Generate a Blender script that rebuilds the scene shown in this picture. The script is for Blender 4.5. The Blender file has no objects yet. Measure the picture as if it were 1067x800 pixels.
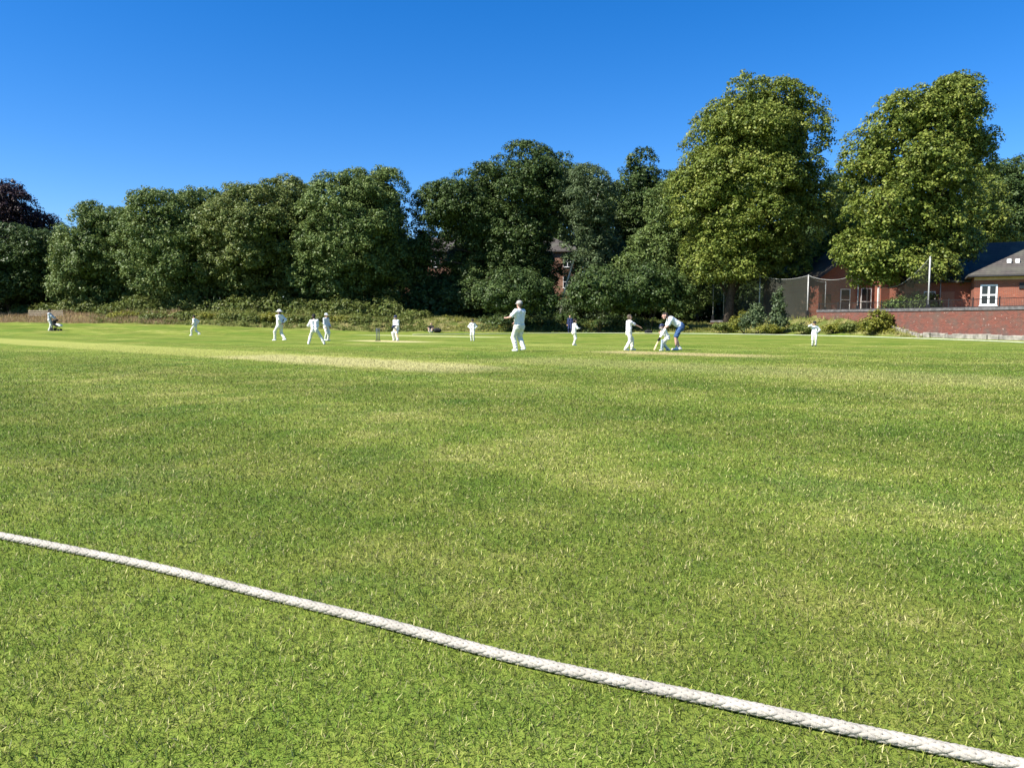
import bpy, math, random
import numpy as np
from mathutils import Vector, Matrix

C = bpy.context.scene.collection
R = math.radians
rng = np.random.default_rng(11)
random.seed(5)

# ------------------------------------------------------------------ camera
H_CAM, F_PX, YH = 1.10, 802.0, 335.0
PITCH = math.atan((400.0 - YH) / F_PX)
cam = bpy.data.cameras.new('camera')
cam.lens = 36.0 * F_PX / 1067.0
cam.sensor_width = 36.0
cam.sensor_fit = 'HORIZONTAL'
cam.clip_start, cam.clip_end = 0.05, 6000
cam_o = bpy.data.objects.new('camera', cam)
C.objects.link(cam_o)
cam_o.location = (0, 0, H_CAM)
cam_o.rotation_euler = (math.pi / 2 - PITCH, 0, 0)
bpy.context.scene.camera = cam_o

# ------------------------------------------------------------------ light
SUN_DIR = Vector((-0.90, -0.43, 0.0)).normalized()      # horizontal direction towards the sun
SUN_EL = R(47)
world = bpy.data.worlds.new('World')
bpy.context.scene.world = world
world.use_nodes = True
wn, wl = world.node_tree.nodes, world.node_tree.links
wn.clear()
sky = wn.new('ShaderNodeTexSky')
sky.sky_type = 'NISHITA'
sky.sun_disc = False
sky.sun_elevation = SUN_EL
sky.sun_rotation = math.atan2(SUN_DIR.x, SUN_DIR.y)
sky.altitude = 200
sky.air_density = 1.0
sky.dust_density = 0.25
sky.ozone_density = 3.0
hs = wn.new('ShaderNodeHueSaturation')
hs.inputs['Saturation'].default_value = 1.42
hs.inputs['Value'].default_value = 1.0
bg = wn.new('ShaderNodeBackground')
bg.inputs['Strength'].default_value = 0.080
wo = wn.new('ShaderNodeOutputWorld')
wl.new(sky.outputs[0], hs.inputs['Color'])
tint = wn.new('ShaderNodeMix'); tint.data_type = 'RGBA'; tint.blend_type = 'MULTIPLY'
tint.inputs[0].default_value = 1.0
tint.inputs[7].default_value = (0.80, 0.88, 1.10, 1)
wl.new(hs.outputs[0], tint.inputs[6])
wl.new(tint.outputs[2], bg.inputs[0])
wl.new(bg.outputs[0], wo.inputs[0])
sun = bpy.data.lights.new('sun', 'SUN')
sun.energy = 5.0
sun.angle = R(0.53)
sun.color = (1.0, 0.95, 0.86)
sun_o = bpy.data.objects.new('sun', sun)
C.objects.link(sun_o)
sv = Vector((SUN_DIR.x * math.cos(SUN_EL), SUN_DIR.y * math.cos(SUN_EL), math.sin(SUN_EL)))
sun_o.rotation_euler = sv.to_track_quat('Z', 'Y').to_euler()
sun_o.location = sv * 60
sc = bpy.context.scene
sc.view_settings.view_transform = 'Standard'
sc.view_settings.look = 'None'
sc.view_settings.exposure = 1.08
sc.view_settings.gamma = 1.0
sc.view_settings.use_curve_mapping = False
try:
    sc.cycles.transparent_max_bounces = 24
    sc.cycles.max_bounces = 6
except Exception:
    pass

# ------------------------------------------------------------------ helpers
def P(px, py, Y):
    """point at forward distance Y seen at pixel (px, py) of the 1067 x 800 photograph"""
    cx, cz = (px - 533.5) / F_PX, -(py - 400.0) / F_PX
    dy = math.cos(PITCH) + cz * math.sin(PITCH)
    dz = -math.sin(PITCH) + cz * math.cos(PITCH)
    s = Y / dy
    return Vector((cx * s, Y, H_CAM + dz * s))

def G(px, py):
    """flat-ground point under pixel"""
    cx, cz = (px - 533.5) / F_PX, -(py - 400.0) / F_PX
    dy = math.cos(PITCH) + cz * math.sin(PITCH)
    dz = -math.sin(PITCH) + cz * math.cos(PITCH)
    s = -H_CAM / dz
    return Vector((cx * s, dy * s, 0))

def tag(o, label=None, cat=None, group=None, kind=None):
    if label: o['label'] = label
    if cat: o['category'] = cat
    if group: o['group'] = group
    if kind: o['kind'] = kind
    return o

def empty(name, loc=(0, 0, 0), rz=0.0, label=None, cat=None, group=None):
    o = bpy.data.objects.new(name, None)
    o.empty_display_size = 0.3
    C.objects.link(o)
    o.location = loc
    o.rotation_euler = (0, 0, rz)
    return tag(o, label, cat, group)

def np_mesh(name, verts, faces_flat, loop_tot, mat, parent=None, smooth=False, attrs=None):
    me = bpy.data.meshes.new(name)
    verts = np.asarray(verts, dtype=np.float32)
    faces_flat = np.asarray(faces_flat, dtype=np.int32)
    loop_tot = np.asarray(loop_tot, dtype=np.int32)
    me.vertices.add(len(verts))
    me.vertices.foreach_set('co', verts.ravel())
    me.loops.add(len(faces_flat))
    me.loops.foreach_set('vertex_index', faces_flat)
    me.polygons.add(len(loop_tot))
    st = np.zeros(len(loop_tot), dtype=np.int32)
    st[1:] = np.cumsum(loop_tot)[:-1]
    me.polygons.foreach_set('loop_start', st)
    me.polygons.foreach_set('loop_total', loop_tot)
    if smooth:
        me.polygons.foreach_set('use_smooth', np.ones(len(loop_tot), dtype=bool))
    if attrs:
        for k, (dom, arr) in attrs.items():
            a = me.attributes.new(k, 'FLOAT', dom)
            a.data.foreach_set('value', np.asarray(arr, dtype=np.float32))
    me.update(calc_edges=True)
    me.validate()
    me.materials.append(mat)
    o = bpy.data.objects.new(name, me)
    C.objects.link(o)
    if parent is not None: o.parent = parent
    return o

class MB:
    """collects boxes, tubes, polygons into one mesh"""
    def __init__(s): s.v = []; s.f = []
    def add(s, vs, fs):
        n = len(s.v)
        s.v += [tuple(v) for v in vs]
        s.f += [tuple(i + n for i in f) for f in fs]
        return s
    def box(s, x0, x1, y0, y1, z0, z1):
        vs = [(x, y, z) for x in (x0, x1) for y in (y0, y1) for z in (z0, z1)]
        return s.add(vs, [(0, 1, 3, 2), (4, 6, 7, 5), (0, 4, 5, 1), (2, 3, 7, 6), (0, 2, 6, 4), (1, 5, 7, 3)])
    def tube(s, pts, rad, n=8, cap=True):
        pts = [Vector(p) for p in pts]
        if not hasattr(rad, '__len__'): rad = [rad] * len(pts)
        vs, fs = [], []
        ref = None
        for i, p in enumerate(pts):
            t = (pts[min(i + 1, len(pts) - 1)] - pts[max(i - 1, 0)]).normalized()
            if ref is None:
                ref = Vector((0, 0, 1)) if abs(t.z) < 0.9 else Vector((1, 0, 0))
                ref = t.cross(ref).normalized()
            a = (ref - t * ref.dot(t)).normalized()
            ref = a
            b = t.cross(a)
            for k in range(n):
                q = 2 * math.pi * k / n
                vs.append(p + (a * math.cos(q) + b * math.sin(q)) * rad[i])
        for i in range(len(pts) - 1):
            for k in range(n):
                fs.append((i * n + k, i * n + (k + 1) % n, (i + 1) * n + (k + 1) % n, (i + 1) * n + k))
        if cap:
            fs.append(tuple(range(n - 1, -1, -1)))
            fs.append(tuple(range((len(pts) - 1) * n, len(pts) * n)))
        return s.add(vs, fs)
    def ball(s, c, rx, ry=None, rz=None, nu=14, nv=9):
        ry = ry or rx; rz = rz or rx
        vs = [(c[0], c[1], c[2] - rz)]
        for j in range(1, nv):
            th = math.pi * j / nv
            for i in range(nu):
                ph = 2 * math.pi * i / nu
                vs.append((c[0] + rx * math.sin(th) * math.cos(ph), c[1] + ry * math.sin(th) * math.sin(ph), c[2] - rz * math.cos(th)))
        vs.append((c[0], c[1], c[2] + rz))
        fs = []
        for i in range(nu):
            fs.append((0, 1 + (i + 1) % nu, 1 + i))
            fs.append((len(vs) - 1, 1 + (nv - 2) * nu + i, 1 + (nv - 2) * nu + (i + 1) % nu))
        for j in range(nv - 2):
            for i in range(nu):
                a = 1 + j * nu + i; b = 1 + j * nu + (i + 1) % nu
                fs.append((a, b, b + nu, a + nu))
        return s.add(vs, fs)
    def build(s, name, mat, parent=None, smooth=False, bevel=0.0):
        me = bpy.data.meshes.new(name)
        me.from_pydata(s.v, [], s.f)
        me.materials.append(mat)
        if smooth:
            for p in me.polygons: p.use_smooth = True
        me.update()
        o = bpy.data.objects.new(name, me)
        C.objects.link(o)
        if parent is not None: o.parent = parent
        if bevel:
            m = o.modifiers.new('bevel', 'BEVEL'); m.width = bevel; m.segments = 2; m.limit_method = 'ANGLE'
        return o

def copy_tree(o, parent=None):
    c = o.copy(); C.objects.link(c)
    if parent is not None: c.parent = parent
    for ch in list(o.children): copy_tree(ch, c)
    return c

# ------------------------------------------------------------------ materials
def nt(name):
    m = bpy.data.materials.new(name); m.use_nodes = True
    t = m.node_tree; t.nodes.clear()
    out = t.nodes.new('ShaderNodeOutputMaterial')
    return m, t, out

def N(t, kind, **kw):
    n = t.nodes.new(kind)
    for k, v in kw.items():
        if k.startswith('i_'): n.inputs[k[2:].replace('_', ' ')].default_value = v
        else: setattr(n, k, v)
    return n

def math_(t, op, a, b=None, c=None, clamp=False):
    n = t.nodes.new('ShaderNodeMath'); n.operation = op; n.use_clamp = clamp
    for i, v in enumerate((a, b, c)):
        if v is None: continue
        if isinstance(v, (int, float)): n.inputs[i].default_value = v
        else: t.links.new(v, n.inputs[i])
    return n.outputs[0]

def mix_(t, fac, a, b):
    n = t.nodes.new('ShaderNodeMix'); n.data_type = 'RGBA'
    for sock, v in ((n.inputs[0], fac), (n.inputs[6], a), (n.inputs[7], b)):
        if isinstance(v, (int, float)): sock.default_value = v
        elif isinstance(v, tuple): sock.default_value = (*v, 1) if len(v) == 3 else v
        else: t.links.new(v, sock)
    return n.outputs[2]

def sstep(t, x, lo, hi):
    n = t.nodes.new('ShaderNodeMapRange'); n.interpolation_type = 'SMOOTHSTEP'
    t.links.new(x, n.inputs[0])
    n.inputs[1].default_value = lo; n.inputs[2].default_value = hi
    return n.outputs[0]

def noise_(t, vec, scale, detail=3, rough=0.55, dist=0.0):
    n = t.nodes.new('ShaderNodeTexNoise')
    n.inputs['Scale'].default_value = scale; n.inputs['Detail'].default_value = detail
    n.inputs['Roughness'].default_value = rough; n.inputs['Distortion'].default_value = dist
    t.links.new(vec, n.inputs['Vector'])
    return n.outputs[0]

def simple(name, col, rough=0.8, var=0.15, scale=6.0, metal=0.0, bump=0.0, bscale=40.0, spec=0.3):
    m, t, out = nt(name)
    b = t.nodes.new('ShaderNodeBsdfPrincipled')
    tc = t.nodes.new('ShaderNodeTexCoord')
    f = noise_(t, tc.outputs['Object'], scale, 4)
    f = sstep(t, f, 0.3, 0.7)
    dk = tuple(c * (1 - var) for c in col); lt = tuple(min(1, c * (1 + var)) for c in col)
    t.links.new(mix_(t, f, dk, lt), b.inputs['Base Color'])
    b.inputs['Roughness'].default_value = rough
    b.inputs['Metallic'].default_value = metal
    b.inputs['Specular IOR Level'].default_value = spec
    if bump:
        bp = t.nodes.new('ShaderNodeBump'); bp.inputs['Strength'].default_value = bump; bp.inputs['Distance'].default_value = 0.02
        t.links.new(noise_(t, tc.outputs['Object'], bscale, 4), bp.inputs['Height'])
        t.links.new(bp.outputs[0], b.inputs['Normal'])
    t.links.new(b.outputs[0], out.inputs[0])
    return m

def leaf_mat(name, dark, mid, light, trans=0.3, rough=0.48, spec=0.19):
    m, t, out = nt(name)
    at = N(t, 'ShaderNodeAttribute', attribute_name='rnd')
    tc = t.nodes.new('ShaderNodeTexCoord')
    f = noise_(t, tc.outputs['Object'], 0.45, 3)
    r = t.nodes.new('ShaderNodeValToRGB')
    e = r.color_ramp.elements
    e[0].position, e[0].color = 0.1, (*dark, 1)
    e[1].position, e[1].color = 0.95, (*light, 1)
    k = e.new(0.5); k.color = (*mid, 1)
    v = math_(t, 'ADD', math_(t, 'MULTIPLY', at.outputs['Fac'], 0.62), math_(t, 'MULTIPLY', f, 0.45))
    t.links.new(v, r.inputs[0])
    b = t.nodes.new('ShaderNodeBsdfPrincipled')
    b.inputs['Roughness'].default_value = rough
    b.inputs['Specular IOR Level'].default_value = spec
    t.links.new(r.outputs[0], b.inputs['Base Color'])
    tr = t.nodes.new('ShaderNodeBsdfTranslucent')
    g = t.nodes.new('ShaderNodeHueSaturation'); g.inputs['Value'].default_value = 1.25; g.inputs['Hue'].default_value = 0.485
    t.links.new(r.outputs[0], g.inputs['Color']); t.links.new(g.outputs[0], tr.inputs[0])
    mx = t.nodes.new('ShaderNodeMixShader'); mx.inputs[0].default_value = trans
    t.links.new(b.outputs[0], mx.inputs[1]); t.links.new(tr.outputs[0], mx.inputs[2])
    t.links.new(mx.outputs[0], out.inputs[0])
    return m

def brick_mat(name, c1, c2, mortar, dirt=0.4):
    m, t, out = nt(name)
    tc = t.nodes.new('ShaderNodeTexCoord')
    sp = t.nodes.new('ShaderNodeSeparateXYZ'); t.links.new(tc.outputs['Object'], sp.inputs[0])
    cb = t.nodes.new('ShaderNodeCombineXYZ')
    t.links.new(math_(t, 'ADD', sp.outputs[0], sp.outputs[1]), cb.inputs[0]); t.links.new(sp.outputs[2], cb.inputs[1])
    bt = t.nodes.new('ShaderNodeTexBrick')
    bt.inputs['Scale'].default_value = 1.0
    bt.inputs['Brick Width'].default_value = 0.225; bt.inputs['Row Height'].default_value = 0.075
    bt.inputs['Mortar Size'].default_value = 0.009; bt.inputs['Mortar Smooth'].default_value = 0.2
    bt.inputs['Bias'].default_value = 0.0
    bt.inputs['Color1'].default_value = (*c1, 1); bt.inputs['Color2'].default_value = (*c2, 1); bt.inputs['Mortar'].default_value = (*mortar, 1)
    t.links.new(cb.outputs[0], bt.inputs['Vector'])
    f = sstep(t, noise_(t, tc.outputs['Object'], 1.1, 5, 0.65), 0.42, 0.72)
    col = mix_(t, math_(t, 'MULTIPLY', f, dirt), bt.outputs[0], (0.10, 0.075, 0.06))
    f2 = sstep(t, noise_(t, cb.outputs[0], 5.0, 3), 0.62, 0.75)
    col = mix_(t, math_(t, 'MULTIPLY', f2, dirt * 0.8), col, (0.5, 0.42, 0.36))
    b = t.nodes.new('ShaderNodeBsdfPrincipled'); b.inputs['Roughness'].default_value = 0.9
    t.links.new(col, b.inputs['Base Color'])
    bp = t.nodes.new('ShaderNodeBump'); bp.inputs['Strength'].default_value = 0.4; bp.inputs['Distance'].default_value = 0.01
    t.links.new(bt.outputs['Fac'], bp.inputs['Height']); bp.invert = True
    t.links.new(bp.outputs[0], b.inputs['Normal'])
    t.links.new(b.outputs[0], out.inputs[0])
    return m

def roof_mat(name, col):
    m, t, out = nt(name)
    tc = t.nodes.new('ShaderNodeTexCoord')
    sp = t.nodes.new('ShaderNodeSeparateXYZ'); t.links.new(tc.outputs['Object'], sp.inputs[0])
    cb = t.nodes.new('ShaderNodeCombineXYZ')
    t.links.new(math_(t, 'ADD', sp.outputs[0], math_(t, 'MULTIPLY', sp.outputs[1], 0.37)), cb.inputs[0]); t.links.new(sp.outputs[2], cb.inputs[1])
    bt = t.nodes.new('ShaderNodeTexBrick')
    bt.inputs['Scale'].default_value = 1.0
    bt.inputs['Brick Width'].default_value = 0.3; bt.inputs['Row Height'].default_value = 0.15
    bt.inputs['Mortar Size'].default_value = 0.012
    bt.inputs['Color1'].default_value = (*col, 1); bt.inputs['Color2'].default_value = tuple(c * 1.35 for c in col) + (1,)
    bt.inputs['Mortar'].default_value = tuple(c * 0.4 for c in col) + (1,)
    t.links.new(cb.outputs[0], bt.inputs['Vector'])
    f = sstep(t, noise_(t, tc.outputs['Object'], 0.8, 4), 0.4, 0.75)
    c2 = mix_(t, math_(t, 'MULTIPLY', f, 0.35), bt.outputs[0], (0.13, 0.14, 0.09))
    b = t.nodes.new('ShaderNodeBsdfPrincipled'); b.inputs['Roughness'].default_value = 0.75
    t.links.new(c2, b.inputs['Base Color'])
    t.links.new(b.outputs[0], out.inputs[0])
    return m

# lawn colour shared by the ground sheet and the grass blades
SDIR = Vector((0.735, -0.678, 0)); SPER = Vector((0.678, 0.735, 0))
def strip_mask(t, pos, p0, half, s0, s1, soft=0.5, nz=None, amp=0.6):
    sp = t.nodes.new('ShaderNodeSeparateXYZ'); t.links.new(pos, sp.inputs[0])
    def dot(d):
        return math_(t, 'ADD', math_(t, 'MULTIPLY', math_(t, 'SUBTRACT', sp.outputs[0], p0.x), d.x),
                     math_(t, 'MULTIPLY', math_(t, 'SUBTRACT', sp.outputs[1], p0.y), d.y))
    s, w = dot(SDIR), math_(t, 'ABSOLUTE', dot(SPER))
    if nz is not None:
        w = math_(t, 'ADD', w, math_(t, 'MULTIPLY', math_(t, 'SUBTRACT', nz, 0.5), amp))
    m = math_(t, 'SUBTRACT', 1.0, sstep(t, w, half - soft, half + soft))
    m = math_(t, 'MULTIPLY', m, sstep(t, s, s0 - 1.2, s0 + 1.2))
    m = math_(t, 'MULTIPLY', m, math_(t, 'SUBTRACT', 1.0, sstep(t, s, s1 - 1.2, s1 + 1.2)))
    return m

LUSH, OLIVE, STRAW = (0.094, 0.155, 0.021), (0.200, 0.226, 0.042), (0.42, 0.37, 0.155)
PITCH_A, PITCH_B = G(385, 355), G(720, 369)
def lawn_colour(t, pos, fine=None):
    nl = noise_(t, pos, 0.22, 4, 0.6, 0.4)
    nm = noise_(t, pos, 1.1, 4, 0.62, 0.3)
    ns = noise_(t, pos, 7.0, 4, 0.65)
    base = math_(t, 'ADD', math_(t, 'MULTIPLY', nl, 0.5), math_(t, 'MULTIPLY', nm, 0.5))
    if fine is None:
        fine = noise_(t, pos, 60.0, 3, 0.7)
    fa = sstep(t, math_(t, 'ADD', math_(t, 'MULTIPLY', base, 0.8), math_(t, 'MULTIPLY', fine, 0.25)), 0.38, 0.66)
    col = mix_(t, fa, LUSH, OLIVE)
    dry = math_(t, 'ADD', math_(t, 'ADD', math_(t, 'MULTIPLY', nm, 0.42), math_(t, 'MULTIPLY', ns, 0.36)), math_(t, 'MULTIPLY', fine, 0.32))
    dry = math_(t, 'ADD', dry, math_(t, 'MULTIPLY', math_(t, 'SUBTRACT', nl, 0.5), 0.5))
    fd = math_(t, 'MULTIPLY', sstep(t, dry, 0.57, 0.82), 0.72)
    # worn strips, each with its own place on the square
    m1 = strip_mask(t, pos, G(250, 369.5), 1.7, -48, 10.4, 0.35, nm, 1.0)
    m1b = strip_mask(t, pos, G(450, 382), 1.3, -9, 1.8, 0.5, nm, 2.6)
    m2 = strip_mask(t, pos, PITCH_A, 1.5, -1.5, 23.5, 0.3, nm, 0.6)
    m2a = strip_mask(t, pos, PITCH_A, 1.0, -1.0, 4.5, 0.4, ns, 0.8)
    m2b = strip_mask(t, pos, PITCH_B, 1.0, -3.5, 2.5, 0.4, ns, 0.8)
    m3 = strip_mask(t, pos, G(440, 350), 1.6, -7, 8, 0.3, ns, 0.6)
    m4 = strip_mask(t, pos, G(845, 388), 1.6, -9, 9, 0.8, nm, 3.0)
    cl = math_(t, 'ADD', math_(t, 'MULTIPLY', noise_(t, pos, 0.65, 4, 0.6, 0.5), 0.8), math_(t, 'MULTIPLY', ns, 0.25))
    col = mix_(t, math_(t, 'MULTIPLY', sstep(t, cl, 0.54, 0.68), 0.42), col, (0.060, 0.128, 0.026))
    col = mix_(t, fd, col, STRAW)
    sp_ = t.nodes.new('ShaderNodeSeparateXYZ'); t.links.new(pos, sp_.inputs[0])
    across = math_(t, 'ADD', math_(t, 'MULTIPLY', sp_.outputs[0], SPER.x / 2.3), math_(t, 'MULTIPLY', sp_.outputs[1], SPER.y / 2.3))
    across = math_(t, 'ADD', across, math_(t, 'MULTIPLY', nl, 0.5))
    band = sstep(t, math_(t, 'SINE', math_(t, 'MULTIPLY', across, math.pi)), -0.5, 0.5)
    hv_ = t.nodes.new('ShaderNodeHueSaturation'); t.links.new(col, hv_.inputs['Color'])
    t.links.new(math_(t, 'ADD', 0.93, math_(t, 'MULTIPLY', band, 0.14)), hv_.inputs['Value'])
    col = hv_.outputs[0]
    col = mix_(t, math_(t, 'MULTIPLY', m1, 0.75), col, (0.33, 0.34, 0.09))
    col = mix_(t, math_(t, 'MULTIPLY', m1b, 0.6), col, (0.46, 0.41, 0.20))
    col = mix_(t, math_(t, 'MULTIPLY', m2, 0.30), col, (0.26, 0.30, 0.07))
    col = mix_(t, math_(t, 'MULTIPLY', m2a, 0.8), col, (0.52, 0.45, 0.24))
    col = mix_(t, math_(t, 'MULTIPLY', m2b, 0.7), col, (0.45, 0.36, 0.18))
    col = mix_(t, math_(t, 'MULTIPLY', m3, 0.6), col, (0.45, 0.46, 0.22))
    col = mix_(t, math_(t, 'MULTIPLY', m4, 0.35), col, (0.36, 0.35, 0.13))
    return col

def ground_material():
    m, t, out = nt('lawn_ground')
    geo = t.nodes.new('ShaderNodeNewGeometry'); pos = geo.outputs['Position']
    col = lawn_colour(t, pos)
    at = N(t, 'ShaderNodeAttribute', attribute_name='rough')
    nb = noise_(t, pos, 0.9, 5, 0.65); nb2 = noise_(t, pos, 8.0, 4, 0.65)
    rc = mix_(t, sstep(t, nb, 0.38, 0.62), (0.10, 0.13, 0.03), (0.27, 0.23, 0.10))
    rc = mix_(t, math_(t, 'MULTIPLY', sstep(t, nb2, 0.5, 0.7), 0.7), rc, (0.06, 0.09, 0.02))
    col = mix_(t, at.outputs['Fac'], col, rc)
    b = t.nodes.new('ShaderNodeBsdfPrincipled'); b.inputs['Roughness'].default_value = 0.95; b.inputs['Specular IOR Level'].default_value = 0.05
    t.links.new(col, b.inputs['Base Color'])
    bp = t.nodes.new('ShaderNodeBump'); bp.inputs['Strength'].default_value = 0.9; bp.inputs['Distance'].default_value = 0.035
    h = math_(t, 'ADD', noise_(t, pos, 22.0, 4, 0.7), math_(t, 'MULTIPLY', noise_(t, pos, 3.0, 4, 0.6), 1.5))
    t.links.new(h, bp.inputs['Height']); t.links.new(bp.outputs[0], b.inputs['Normal'])
    t.links.new(b.outputs[0], out.inputs[0])
    return m

def blade_material():
    m, t, out = nt('lawn_blades')
    geo = t.nodes.new('ShaderNodeNewGeometry'); pos = geo.outputs['Position']
    at = N(t, 'ShaderNodeAttribute', attribute_name='rnd')
    col = lawn_colour(t, pos, at.outputs['Fac'])
    at2 = N(t, 'ShaderNodeAttribute', attribute_name='val')
    col = mix_(t, math_(t, 'MULTIPLY', math_(t, 'GREATER_THAN', math_(t, 'FRACT', math_(t, 'MULTIPLY', at2.outputs['Fac'], 37.0)), 0.88), 0.8), col, (0.40, 0.36, 0.17))
    hsv = t.nodes.new('ShaderNodeHueSaturation'); t.links.new(col, hsv.inputs['Color'])
    t.links.new(math_(t, 'ADD', math_(t, 'MULTIPLY', math_(t, 'POWER', at2.outputs['Fac'], 1.4), 1.65), 0.33), hsv.inputs['Value'])
    b = t.nodes.new('ShaderNodeBsdfPrincipled'); b.inputs['Roughness'].default_value = 0.55; b.inputs['Specular IOR Level'].default_value = 0.25
    t.links.new(hsv.outputs[0], b.inputs['Base Color'])
    b.inputs['Specular IOR Level'].default_value = 0.12
    tr = t.nodes.new('ShaderNodeBsdfTranslucent'); t.links.new(hsv.outputs[0], tr.inputs[0])
    mx = t.nodes.new('ShaderNodeMixShader'); mx.inputs[0].default_value = 0.3
    t.links.new(b.outputs[0], mx.inputs[1]); t.links.new(tr.outputs[0], mx.inputs[2])
    t.links.new(mx.outputs[0], out.inputs[0])
    return m

def net_material(cov):
    m, t, out = nt('netting')
    tc = t.nodes.new('ShaderNodeTexCoord')
    sp = t.nodes.new('ShaderNodeSeparateXYZ'); t.links.new(tc.outputs['Object'], sp.inputs[0])
    def line(o):
        return math_(t, 'LESS_THAN', math_(t, 'FRACT', math_(t, 'MULTIPLY', o, 11.0)), cov)
    f = math_(t, 'MAXIMUM', line(sp.outputs[0]), line(sp.outputs[2]))
    tr = t.nodes.new('ShaderNodeBsdfTransparent')
    b = t.nodes.new('ShaderNodeBsdfPrincipled'); b.inputs['Base Color'].default_value = (0.036, 0.038, 0.026, 1); b.inputs['Roughness'].default_value = 0.8
    mx = t.nodes.new('ShaderNodeMixShader')
    t.links.new(f, mx.inputs[0]); t.links.new(tr.outputs[0], mx.inputs[1]); t.links.new(b.outputs[0], mx.inputs[2])
    t.links.new(mx.outputs[0], out.inputs[0])
    return m

def glass_mat(name, col=(0.012, 0.015, 0.018)):
    m, t, out = nt(name)
    b = t.nodes.new('ShaderNodeBsdfPrincipled'); b.inputs['Base Color'].default_value = (*col, 1)
    b.inputs['Roughness'].default_value = 0.06; b.inputs['Specular IOR Level'].default_value = 0.6
    t.links.new(b.outputs[0], out.inputs[0])
    return m

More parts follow.
